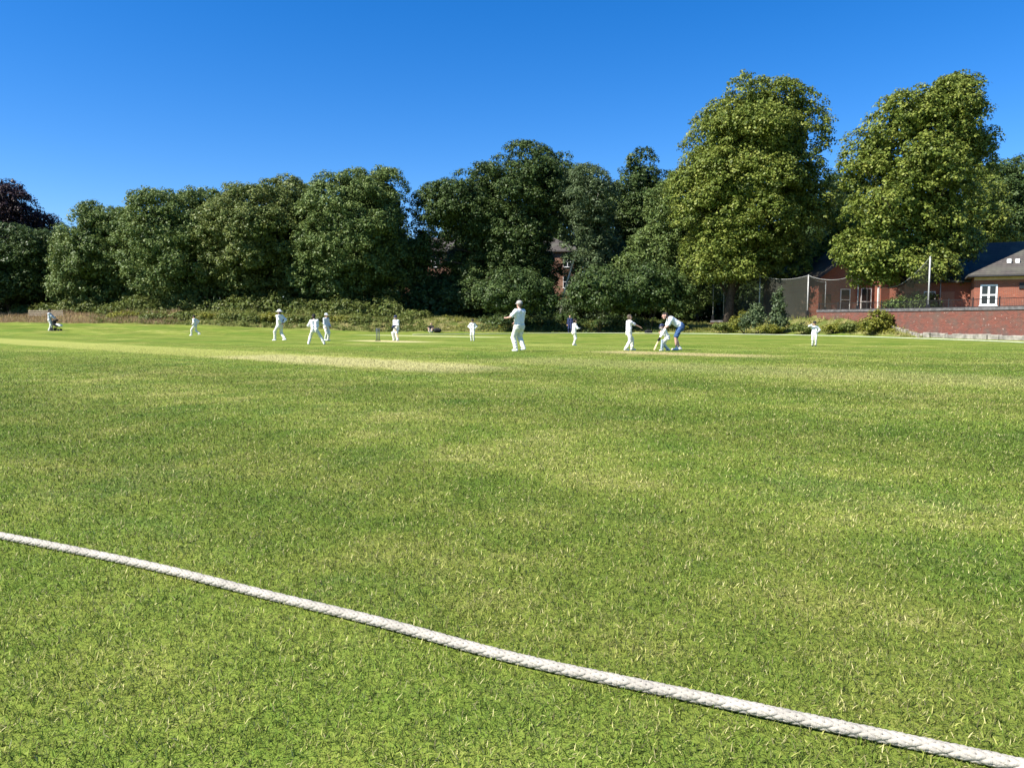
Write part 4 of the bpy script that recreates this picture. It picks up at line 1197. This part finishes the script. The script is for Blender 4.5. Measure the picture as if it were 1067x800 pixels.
# brown timber screen behind the nets
tf = empty('timber_fence', ((797 - 533.5) / F_PX * 74.2, 74.2, 0.95), R(-28), 'brown close boarded timber fence behind the practice nets', 'fence')
m = MB()
for k in range(34):
    m.box(k * .17, k * .17 + .16, -.012 + .006 * (k % 2), .012, 0, 2.75 + .03 * math.sin(k * 1.7))
m.build('boards', M['darkwood'], tf)
for k in range(4): MB().box(.1 + k * 1.85, .2 + k * 1.85, .02, .12, -.3, 2.7).build('post', M['darkwood'], tf)
# rail fence on the left
lf = empty('rail_fence', ((33 - 533.5) / F_PX * 83.5, 83.5, tz((33 - 533.5) / F_PX * 83.5, 83.5)), 0, 'pale weathered wooden rail fence in the tall grass at far left', 'fence')
FW = 3.55
for k in range(4): MB().box(k * FW / 3 - .05, k * FW / 3 + .05, -.05, .05, -.3, .95).build('post', M['wood'], lf)
for zz in (.30, .52, .74): MB().box(-.1, FW + .1, -.085, -.052, zz, zz + .16).build('rail', M['wood'], lf)

# ------------------------------------------------------------------ people (signed distance figures, surface nets)
def surface_nets(Fv, origin, res):
    nx, ny, nz = Fv.shape
    ins = Fv < 0
    c = np.zeros((nx - 1, ny - 1, nz - 1), np.int8)
    corners = [(i, j, k) for i in (0, 1) for j in (0, 1) for k in (0, 1)]
    def sl(a, o): return a[o[0]:nx - 1 + o[0], o[1]:ny - 1 + o[1], o[2]:nz - 1 + o[2]]
    for o in corners: c += sl(ins, o)
    act = (c > 0) & (c < 8)
    ids = -np.ones(act.shape, np.int64)
    cells = np.argwhere(act)
    ids[act] = np.arange(len(cells))
    acc = np.zeros((len(cells), 3)); cnt = np.zeros(len(cells))
    for a in corners:
        for ax in range(3):
            if a[ax] == 1: continue
            b = list(a); b[ax] = 1
            fa = Fv[cells[:, 0] + a[0], cells[:, 1] + a[1], cells[:, 2] + a[2]]
            fb = Fv[cells[:, 0] + b[0], cells[:, 1] + b[1], cells[:, 2] + b[2]]
            m = (fa < 0) != (fb < 0)
            t = np.where(m, fa / np.where(m, fa - fb, 1), 0)
            p = np.tile(np.array(a, float), (len(cells), 1)); p[:, ax] += t
            acc[m] += p[m]; cnt[m] += 1
    V = (cells + acc / cnt[:, None]) * res + origin
    Q = []
    for ax in range(3):
        s0 = [slice(None)] * 3; s1 = [slice(None)] * 3
        s0[ax] = slice(0, -1); s1[ax] = slice(1, None)
        A, B = ins[tuple(s0)], ins[tuple(s1)]
        e = np.argwhere(A != B)
        u, v = [(1, 2), (2, 0), (0, 1)][ax]
        ok = (e[:, u] > 0) & (e[:, v] > 0) & (e[:, u] < Fv.shape[u] - 1) & (e[:, v] < Fv.shape[v] - 1)
        e = e[ok]
        flip = A[e[:, 0], e[:, 1], e[:, 2]]
        def gid(du, dv):
            g = e.copy(); g[:, u] -= du; g[:, v] -= dv
            return ids[g[:, 0], g[:, 1], g[:, 2]]
        qd = np.stack([gid(1, 1), gid(0, 1), gid(0, 0), gid(1, 0)], -1)
        qd[~flip] = qd[~flip][:, ::-1]
        Q.append(qd)
    Q = np.concatenate(Q)
    return V, Q

def sdf_obj(name, prims, mat, parent, res=.010, k=.03, wrinkle=0.0):
    """prims: (a, b, ra, rb) tapered capsules in metres, smoothly joined"""
    A = np.array([p[0] for p in prims], float); B = np.array([p[1] for p in prims], float)
    ra = np.array([p[2] for p in prims]); rb = np.array([p[3] for p in prims])
    mr = np.maximum(ra, rb)[:, None]
    lo = np.minimum(A, B) - mr - .05; hi = np.maximum(A, B) + mr + .05
    o = lo.min(0); n = np.ceil((hi.max(0) - o) / res).astype(int) + 1
    Fv = np.full(n, .2, np.float32)
    for i in range(len(prims)):
        i0 = np.maximum(0, ((lo[i] - o) / res).astype(int)); i1 = np.minimum(n, np.ceil((hi[i] - o) / res).astype(int) + 1)
        g = np.stack(np.meshgrid(*[o[d] + res * np.arange(i0[d], i1[d]) for d in range(3)], indexing='ij'), -1)
        ab = B[i] - A[i]; L2 = max(ab @ ab, 1e-9)
        t = np.clip(((g - A[i]) @ ab) / L2, 0, 1)
        dd = np.linalg.norm(g - (A[i] + t[..., None] * ab), axis=-1) - (ra[i] + (rb[i] - ra[i]) * t)
        sub = Fv[i0[0]:i1[0], i0[1]:i1[1], i0[2]:i1[2]]
        kk = prims[i][4] if len(prims[i]) > 4 else k
        h = np.maximum(kk - np.abs(sub - dd), 0) / kk
        sub[...] = np.minimum(sub, dd) - h * h * kk * .25
    if wrinkle:
        g = np.stack(np.meshgrid(*[o[d] + res * np.arange(n[d]) for d in range(3)], indexing='ij'), -1)
        w = np.sin(g[..., 2] * 55 + np.sin(g[..., 0] * 31) * 2 + np.sin(g[..., 1] * 27) * 2) * .6 + np.sin(g[..., 2] * 23 + g[..., 0] * 37 - g[..., 1] * 19) * .6
        Fv += wrinkle * w
    V, Q = surface_nets(Fv, o, res)
    return np_mesh(name, V, Q.ravel(), np.full(len(Q), 4), mat, parent, smooth=True)

def ik(a, b, l1, l2, pole):
    a, b, pole = Vector(a), Vector(b), Vector(pole)
    d = b - a; L = min(d.length, (l1 + l2) * .999)
    if L < 1e-4: L = 1e-4
    dn = d.normalized(); b2 = a + dn * L
    x = (l1 * l1 - l2 * l2 + L * L) / (2 * L)
    h = math.sqrt(max(l1 * l1 - x * x, 0))
    pv = (pole - dn * pole.dot(dn))
    pv = pv.normalized() if pv.length > 1e-4 else Vector((0, 1, 0))
    return a + dn * x + pv * h, b2

def person(label, px, d, H, face, feet=((-.11, 0), (.11, 0)), pelvis=(0, 0, 0), lean=0, side=0, hands=((-.27, .08, .80), (.27, .08, .80)),
           head=(0, 0), shirt='cloth', legs='cloth_cream', shoes='shoe', hat=None, hatmat='navy', hair='hair', skin='skin', sleeve=1.0, shorts=False,
           lift=(0, 0), kid=0.0, pads=None, gloves=None, res=.011, loose=1.0, base=None, elbow=((-.6, -1, 0), (.6, -1, 0)), seated=False):
    """all lengths for a 1.75 m figure, scaled to H; x right, y forward, z up"""
    s = H / 1.75
    x = (px - 533.5) / F_PX * d
    z0 = tz(x, d) if base is None else base
    root = empty('person', (x, d, z0), R(face), label, 'person')
    S = lambda v: Vector(v) * s
    hk = 1.0 + kid * .28
    pel = Vector((pelvis[0], pelvis[1], .93 + pelvis[2]))
    rot = Matrix.Rotation(R(-lean), 3, 'X') @ Matrix.Rotation(R(side), 3, 'Y')
    def tp(v): return pel + rot @ Vector(v)
    sh = [tp((-.175, 0, .47)), tp((.175, 0, .47))]
    hip = [pel + Vector((-.09, 0, -.03)), pel + Vector((.09, 0, -.03))]
    neck0, neck1 = tp((0, -.01, .50)), tp((0, .015, .58))
    hrot = Matrix.Rotation(R(head[0]), 3, 'Z') @ Matrix.Rotation(R(-lean * .55 + head[1]), 3, 'X')
    hc = tp((0, .025, .70 + .02 * kid))
    def hp(v): return hc + hrot @ (Vector(v) * hk)
    knees, ank = [], []
    for i in (0, 1):
        fx, fy = feet[i][:2]
        az_ = feet[i][2] if len(feet[i]) > 2 else 0
        k_, a_ = ik(hip[i], (fx, fy, .085 + lift[i] + az_), .43, .42, (0.0 + .15 * (1 if fx > 0 else -1), 1, 0.25))
        knees.append(k_); ank.append(a_)
    elb, wri = [], []
    for i in (0, 1):
        e_, w_ = ik(sh[i], hands[i], .29, .26, elbow[i])
        elb.append(e_); wri.append(w_)
    pr = []
    def add(L, a, b, r1, r2, k=None):
        L.append((S(a), S(b), r1 * s, r2 * s) + ((k * s,) if k else ()))
    # ---- body
    add(pr, hp((0, -.018, .025)), hp((0, .012, .02)), .088 * hk, .082 * hk)
    add(pr, hp((0, .035, -.055)), hp((0, .045, -.075)), .058 * hk, .045 * hk)
    add(pr, hp((0, .092, .012)), hp((0, .112, -.022)), .010 * hk, .014 * hk, .012)          # nose
    add(pr, hp((-.03, .082, .022)), hp((.03, .082, .022)), .012, .012, .02)                   # brow
    add(pr, hp((-.02, .084, -.058)), hp((.02, .084, -.058)), .009, .009, .01)                 # lips
    for e in (-1, 1): add(pr, hp((e * .088, -.005, -.01)), hp((e * .094, -.012, .02)), .014, .016, .01)
    add(pr, neck0, neck1, .058, .052)
    for e in (-1, 1):
        add(pr, tp((e * .12, 0, .42)), tp((e * .075, 0, .15)), .085, .08)
        add(pr, tp((e * .075, 0, .15)), pel + Vector((e * .08, 0, 0)), .08, .09)
    hands_v = []
    for i in (0, 1):
        add(pr, sh[i], elb[i], .048, .039); add(pr, elb[i], wri[i], .039, .027)
        dr = (wri[i] - elb[i]).normalized()
        sx = dr.cross(Vector((0, 0, 1)));  sx = sx.normalized() if sx.length > .05 else Vector((0, 1, 0))
        if i == 1: sx = -sx
        pn = sx.cross(dr)
        pe = wri[i] + dr * .085
        add(pr, wri[i] + sx * .018, pe + sx * .022, .018, .017, .012); add(pr, wri[i] - sx * .018, pe - sx * .022, .018, .017, .012)
        for fi, ln in enumerate((.072, .082, .076, .060)):
            b0 = pe + sx * (.031 - .0205 * fi); b1 = b0 + dr * ln * .5 + pn * .010; b2 = b1 + dr * ln * .42 + pn * .026
            add(pr, b0, b1, .0092, .0088, .006); add(pr, b1, b2, .0088, .0078, .006)
        t0 = wri[i] + sx * .03 + dr * .025; t1 = t0 + sx * .03 + dr * .03 + pn * .012; t2 = t1 + dr * .034 + pn * .012
        add(pr, t0, t1, .0125, .0105, .01); add(pr, t1, t2, .0105, .009, .008)
        hands_v.append(wri[i] + dr * .06)
        add(pr, hip[i], knees[i], .080, .052); add(pr, knees[i], ank[i], .050, .034)
        add(pr, knees[i].lerp(ank[i], .12), knees[i].lerp(ank[i], .5), .050, .046)
        fd_ = Vector((ank[i].x * .25, 1, -2.2 * lift[i])).normalized()
        if seated: fd_ = Vector((0, .8, .4)).normalized()
        add(pr, ank[i] + Vector((0, -.03, -.04)), ank[i] + fd_ * .15 + Vector((0, 0, -.055)), .036, .028)
    sdf_obj('body', pr, M[skin], root, .0085 * max(s, .8), .022)
    # ---- shirt
    q_ = []
    for e in (-1, 1):
        add(q_, tp((e * .105, 0, .43)), tp((e * .08, 0, .15)), .108, .103)
        add(q_, tp((e * .08, 0, .15)), tp((e * .09, 0, -.02)), .103, .112)
    add(q_, sh[0], sh[1], .072, .072)
    add(q_, tp((0, -.01, .48)), tp((0, 0, .515)), .07, .062)
    for i in (0, 1):
        if sleeve >= 1:
            add(q_, sh[i], elb[i], .070, .058); add(q_, elb[i], elb[i].lerp(wri[i], .88), .058, .044)
        else:
            add(q_, sh[i], sh[i].lerp(elb[i], .78), .070, .070)
    sdf_obj('shirt', q_, M[shirt], root, res, .05 * s, .006)
    # ---- trousers
    q_ = []
    for i in (0, 1):
        add(q_, hip[i] + Vector((0, 0, .06)), hip[i] + Vector((0, 0, -.06)), .108, .112)
        add(q_, hip[i] + Vector((0, -.03, .0)), hip[i] + Vector((0, -.02, -.07)), .106, .100)
        if shorts:
            add(q_, hip[i], hip[i].lerp(knees[i], .88), .104 * loose, .088 * loose)
        else:
            add(q_, hip[i], knees[i], .104 * loose, .080 * loose); add(q_, knees[i], knees[i].lerp(ank[i], .92), .080 * loose, .070 * loose)
    sdf_obj('shorts' if shorts else 'trousers', q_, M[legs], root, res, .03 * s, .008)
    # ---- shoes
    for i in (0, 1):
        fd_ = Vector((ank[i].x * .25, 1, -2.2 * lift[i])).normalized()
        if seated: fd_ = Vector((0, .8, .4)).normalized()
        q_ = []
        add(q_, ank[i] + Vector((0, -.045, -.035)), ank[i] + fd_ * .155 + Vector((0, 0, -.045)), .048, .038)
        add(q_, ank[i] + Vector((0, -.01, -.01)), ank[i] + Vector((0, .0, .03)), .046, .046)
        sdf_obj('shoe', q_, M[shoes], root, res, .03 * s)
        if pads:
            q_ = []
            fw = Vector((0, 1, 0)) - (ank[i] - knees[i]).normalized() * (ank[i] - knees[i]).normalized().y
            fw.normalize()
            dn = (ank[i] - knees[i])
            for e in (-1, 0, 1):
                o_ = Vector((e * .055, 0, 0)) + fw * (.075 - .02 * abs(e))
                add(q_, knees[i] - dn * .30 + o_, knees[i] + dn * .92 + o_, .042, .036)
            pd = sdf_obj('leg_pad', q_, M[pads], root, res, .02 * s)
        if gloves:
            q_ = []
            dr = (wri[i] - elb[i]).normalized()
            add(q_, wri[i] - dr * .05, wri[i] + dr * .10, .05, .062)
            add(q_, wri[i] + dr * .08, wri[i] + dr * .14 + Vector((0, .03, -.02)), .055, .045)
            sdf_obj('glove', q_, M[gloves], root, res, .02 * s)
    # ---- hair, headwear
    if hair:
        q_ = []
        add(q_, hp((0, -.030, .040)), hp((0, .005, .048)), .090 * hk, .080 * hk)
        add(q_, hp((0, -.050, -.03)), hp((0, -.045, .03)), .070 * hk, .080 * hk)
        sdf_obj('hair', q_, M[hair], root, .009, .02)
    if hat in ('cap', 'wide', 'helmet'):
        mb = MB(); n = 18
        rxh, ryh = .104 * hk * s, .116 * hk * s
        top = .118 * hk
        def HP(v): return S(hp(v))
        rings = [(1.0, .028), (1.0, .055), (.93, .092), (.74, .122), (.40, .142), (.06, .148)]
        vs, fs = [], []
        for (rr, zz) in rings:
            for i in range(n):
                a = 2 * math.pi * i / n
                vs.append(HP((.104 * rr * math.cos(a), -.012 + .116 * rr * math.sin(a), zz + (-.05 if hat == 'helmet' and math.sin(a) < .3 and zz < .04 else 0))))
        for j in range(len(rings) - 1):
            for i in range(n): fs.append((j * n + i, j * n + (i + 1) % n, (j + 1) * n + (i + 1) % n, (j + 1) * n + i))
        fs.append(tuple(range((len(rings) - 1) * n, len(rings) * n)))
        mb.add(vs, fs)
        vs, fs = [], []
        if hat == 'wide':
            for k_ in range(2):
                for i in range(24):
                    a = 2 * math.pi * i / 24; rr = 1.0 if k_ == 0 else 1.85
                    for dz in (0, .008):
                        vs.append(HP((.104 * rr * math.cos(a), -.012 + .116 * rr * math.sin(a), .040 - (.022 if k_ else 0) + dz)))
            for i in range(24):
                j = (i + 1) % 24
                a0, a1, b0, b1 = 2 * i, 2 * j, 48 + 2 * i, 48 + 2 * j
                fs += [(a0, a1, b1, b0), (a0 + 1, b0 + 1, b1 + 1, a1 + 1), (b0, b1, b1 + 1, b0 + 1)]
        else:
            m_ = 9
            for k_ in range(2):
                for i in range(m_):
                    a = math.pi * (.14 + .72 * i / (m_ - 1)); rr = 1.0 if k_ == 0 else 1.0
                    ext = 0 if k_ == 0 else (.085 if hat == 'cap' else .055) * math.sin((a - .14 * math.pi) / .72) ** .6 if math.sin((a - .14 * math.pi) / .72) > 0 else 0
                    for dz in (0, .007):
                        vs.append(HP((.104 * math.cos(a), -.012 + .116 * math.sin(a) + ext, .040 - (.018 if k_ else 0) + dz)))
            for i in range(m_ - 1):
                a0, a1, b0, b1 = 2 * i, 2 * i + 2, 2 * m_ + 2 * i, 2 * m_ + 2 * i + 2
                fs += [(a0, a1, b1, b0), (a0 + 1, b0 + 1, b1 + 1, a1 + 1), (b0, b1, b1 + 1, b0 + 1)]
        mb.add(vs, fs)
        o = mb.build({'cap': 'cap', 'wide': 'sun_hat', 'helmet': 'helmet'}[hat], M[hatmat], root, True)
        if hat == 'helmet':
            g = MB()
            for zz in (-.075, -.045, -.015):
                g.tube([S(hp((.10 * math.cos(a), .02 + .125 * math.sin(a), zz))) for a in [math.pi * t / 8 for t in range(9)]], .004, 5)
            g.build('grille', M['metal'], o)
    return root, [S(h) for h in hands_v], root.matrix_basis if False else (x, d, z0, R(face))

def world_pt(info, v):
    x, d, z0, rz = info
    return Vector((x, d, z0)) + Matrix.Rotation(rz, 3, 'Z') @ Vector(v)

# man beside the pushchair, far left
person('person in pale clothes and dark hat standing with the pushchair at far left', 53.5, 67, 1.86, -75, feet=((-.1, .06), (.12, -.04)),
       hands=((-.2, .42, .98), (.2, .42, .98)), shirt='cloth_grey', hat='cap', hatmat='blackcloth', hair='hair')
# fielder walking left
person('fielder in whites walking left below the brambles, foot trailing', 204, 59.5, 1.62, 82, feet=((-.09, .28), (.09, -.34)), lift=(0, .10), pelvis=(0, 0, -.05), lean=3,
       hands=((-.22, .12, .95), (.17, -.12, .98)), hat='cap', hatmat='blackcloth', elbow=((-.5, -1, 0), (.5, -1, -.2)))
# umpire style man in wide hat
person('man in whites and a wide brimmed white hat striding, hands behind back', 292, 44, 1.82, 62, feet=((-.10, .27), (.10, -.27)), lift=(0, .03), pelvis=(0, 0, -.05), lean=-2,
       hands=((-.06, -.20, .98), (.06, -.22, 1.0)), hat='wide', hatmat='cloth', hair='hair', elbow=((-1, -.5, 0), (1, -.5, 0)))
# bowler, wide stance
person('player in whites with dark cap, legs wide apart, seen from behind', 326, 36.8, 1.50, 8, feet=((-.22, -.02), (.62, .02)), pelvis=(.12, 0, -.08), lean=8, side=-3,
       hands=((-.10, .30, 1.05), (.16, .30, 1.05)), hat='cap', hatmat='blackcloth', kid=.2, res=.009)
# pale jumper figure
person('standing player in whites and pale grey jumper beside the wide stance player', 340.5, 44, 1.55, -120, feet=((-.11, .02), (.11, 0)), hands=((-.16, .2, .95), (.2, .16, .9)), shirt='cloth_grey', hat='cap', hatmat='cloth_grey', kid=.2)
# non-striker with helmet
_, hv, inf = person('batter in whites with navy helmet and white pads near the stumps', 413.5, 44, 1.46, 150, feet=((-.20, .10), (.20, -.02)), pelvis=(0, 0, -.03), lean=6,
       hands=((-.06, .26, 1.02), (.10, .24, .98)), hat='helmet', hatmat='navyhelm', pads='cloth', gloves='navy', kid=.25)
def bat(label, top, bottom, face_n):
    top, bottom = Vector(top), Vector(bottom)
    ax = (bottom - top).normalized(); L = (bottom - top).length
    rt = empty('cricket_bat', top, 0, label, 'cricket bat')
    sd = ax.cross(Vector(face_n)).normalized(); nn = sd.cross(ax).normalized()
    hl = L * .33
    MB().tube([Vector((0, 0, 0)), ax * hl], .017, 8).build('handle', M['black'], rt, True)
    m = MB(); vs = []
    for t, w, th in ((hl, .025, .018), (hl + .06, .05, .022), (L * .75, .054, .034), (L - .03, .053, .022), (L, .042, .016)):
        for a, b in ((-w, -.008), (w, -.008), (w, .006), (0, th), (-w, .006)):
            vs.append(ax * t + sd * a + nn * b)
    fs = []
    for j in range(4):
        for i in range(5): fs.append((j * 5 + i, j * 5 + (i + 1) % 5, (j + 1) * 5 + (i + 1) % 5, (j + 1) * 5 + i))
    fs += [(4, 3, 2, 1, 0), (20, 21, 22, 23, 24)]
    m.add(vs, fs); m.build('blade', M['willow'], rt)
h0 = world_pt(inf, (hv[0] + hv[1]) / 2)
bat('wooden cricket bat held by the helmeted batter near the stumps', h0 + Vector((-.03, 0, .12)), h0 + Vector((.26, -.1, -.60)), (0, -1, 0))
# child hands on hips
person('small child in whites and dark cap standing with hands on hips', 492.5, 44, 1.20, 172, feet=((-.10, 0), (.10, 0)), hands=((-.17, .02, 1.0), (.17, .02, 1.0)), hat='cap', hatmat='blackcloth', kid=.7,
       elbow=((-1, -.3, 0), (1, -.3, 0)))
# nearest man
person('nearest fielder, a man in cream whites and grey cap, one palm raised', 541, 28.3, 1.86, 40, feet=((-.10, .06), (.10, -.12)), lift=(0, .05), pelvis=(0, 0, -.015), lean=-2,
       hands=((-.34, .26, 1.16), (.10, .28, 1.02)), hat='cap', hatmat='greycap', hair='hairgrey', shirt='cloth', legs='cloth_cream', sleeve=.5, loose=1.12, res=.0085, elbow=((-.5, -1, -.2), (.5, -.8, -.4)), skin='skin2')
# navy bystander
person('bystander in dark navy clothes standing at the far edge behind a fielder', 593.8, 71.5, 1.68, 170, shirt='navy', legs='navy', shoes='blackcloth', hat=None, hair='hairgrey')
# child with dark glove
person('child in whites facing right with dark gloves in front', 598, 35.4, 1.20, -72, feet=((-.09, .05), (.09, -.06)), lean=4, hands=((-.10, .36, 1.12), (.12, .38, 1.16)), gloves='blackcloth', kid=.6, hair='hair')
# pointing player
person('player in whites pointing down and right with a bare arm', 655, 29.4, 1.38, -78, feet=((-.12, .22), (.12, -.20)), pelvis=(0, 0, -.03), lean=1,
       hands=((-.17, .12, .86), (.15, .52, 1.12)), sleeve=.5, hair='hairgrey', kid=.1, res=.009, loose=1.08)
# young batter taking guard
_, hv, inf = person('young batter in blue grey pads bending over his bat before the coach', 694, 29.0, 1.12, 100, feet=((-.16, .30), (.16, -.22)), pelvis=(0, -.06, -.12), lean=28,
       hands=((-.05, .44, .72), (.05, .42, .64)), pads='greypad', gloves='blackcloth', hat='helmet', hatmat='navyhelm', kid=.6, res=.009)
h0 = world_pt(inf, (hv[0] + hv[1]) / 2)
bat('wooden cricket bat resting on the ground in the young batter\'s hands', h0 + Vector((.03, 0, .10)), Vector((h0.x - .20, h0.y - .05, .03)), (-1, -.3, .3))
# coach
person('coach in white tee shirt and blue shorts bending over the young batter', 704.5, 29.5, 1.78, 92, feet=((-.12, .02), (.12, -.16)), pelvis=(0, -.14, -.015), lean=55,
       hands=((-.12, .56, .76), (.16, .52, .74)), shirt='tee', legs='denim', shorts=True, sleeve=.5, hair='hair', skin='skin2', head=(0, 18), res=.009, elbow=((-.5, -.6, -.6), (.5, -.6, -.6)))
# boy shading his eyes
person('small boy in whites and dark cap, one hand raised to his brow', 848, 34.2, 1.08, 160, feet=((-.10, 0), (.10, 0)), hands=((-.18, .02, 1.0), (.16, .26, 1.58)), hat='cap', hatmat='blackcloth', shoes='blackcloth', kid=.7,
       elbow=((-1, -.3, 0), (1, .3, -.2)))
# spectators on the bank
person('spectator in black top with pale bare legs sitting on the bank grass', 449.5, 72.6, 1.65, 175, feet=((-.14, .62, .0), (.14, .58, .0)), pelvis=(0, 0, -.80), lean=-6,
       hands=((-.2, .42, .42), (.2, .42, .42)), shirt='blackcloth', legs='cloth', shorts=True, sleeve=.5, hair='hairgrey', seated=True)
def kit_bag(label, px, d, L, w, h, mat, rz=0.2):
    x = (px - 533.5) / F_PX * d
    rt = empty('kit_bag', (x, d, tz(x, d)), rz, label, 'bag')
    sdf_obj('body', [(Vector((-L / 2 + h / 2, y, h / 2)), Vector((L / 2 - h / 2, y, h / 2)), h / 2, h / 2 * .92) for y in (-w / 4, w / 4)], M[mat], rt, .015, .05, .006)
    m = MB()
    for y in (-.08, .08):
        m.tube([(-L * .2, y, h * .9), (-L * .1, y * 1.1, h * 1.18), (L * .1, y * 1.1, h * 1.18), (L * .2, y, h * .9)], .014, 6)
    m.build('strap', M['black'], rt, True)
kit_bag('black kit bag beside the sitting spectator on the bank', 456, 72.4, .75, .4, .42, 'blackcloth')
kit_bag('small black kit bag at the far boundary right of the pointing player', 675.5, 69.5, .7, .4, .34, 'blackcloth', .1)
# pushchair
x = (60.5 - 533.5) / F_PX * 67
pc = empty('pushchair', (x, 67, tz(x, 67)), R(180), 'black and white pushchair in front of the man at far left', 'pushchair')
fr = MB()
for y in (-.22, .22):
    fr.tube([(.42, y, 1.0), (.25, y, .72), (-.22, y, .14)], .016, 6); fr.tube([(.25, y, .72), (.30, y, .14)], .014, 6); fr.tube([(-.05, y, .42), (.30, y, .16)], .012, 6)
fr.tube([(.42, -.22, 1.0), (.42, .22, 1.0)], .018, 6); fr.build('frame', M['black'], pc, True)
sdf_obj('seat', [(Vector((.12, y, .55)), Vector((-.12, y, .42)), .10, .09) for y in (-.12, .12)] + [(Vector((.12, y, .5)), Vector((.22, y, .80)), .07, .07) for y in (-.12, .12)], M['blackcloth'], pc, .015, .04)
sdf_obj('blanket', [(Vector((-.08, y, .56)), Vector((-.34, y, .44)), .09, .10) for y in (-.1, .1)], M['cloth'], pc, .015, .04)
sdf_obj('hood', [(Vector((.16, y, .86)), Vector((-.02, y, .92)), .10, .07) for y in (-.12, .12)], M['blackcloth'], pc, .015, .04)
for wx, wy, wr in ((.30, -.26, .14), (.30, .26, .14), (-.24, -.2, .10), (-.24, .2, .10)):
    MB().tube([(wx, wy - .02, wr), (wx, wy + .02, wr)], wr, 16).build('wheel', M['black'], pc)
# stumps
x = (394 - 533.5) / F_PX * 44
st = empty('cricket_stumps', (x, 44, 0), R(42), 'set of three blue grey stumps with bails on a base', 'stumps')
MB().box(-.16, .16, -.06, .06, 0, .035).build('base', M['black'], st, bevel=.01)
for k in (-1, 0, 1):
    MB().tube([(k * .095, 0, .03), (k * .095, 0, .70), (k * .095, 0, .715)], [.021, .021, .014], 10).build('stump', M['stump'], st, True)
for k in (-1, 1):
    MB().tube([(k * .047 - .05, 0, .724), (k * .047 - .01, 0, .726), (k * .047 + .01, 0, .726), (k * .047 + .05, 0, .724)], [.006, .012, .012, .006], 8).build('bail', M['wood'], st, True)
print('blades', nblades)
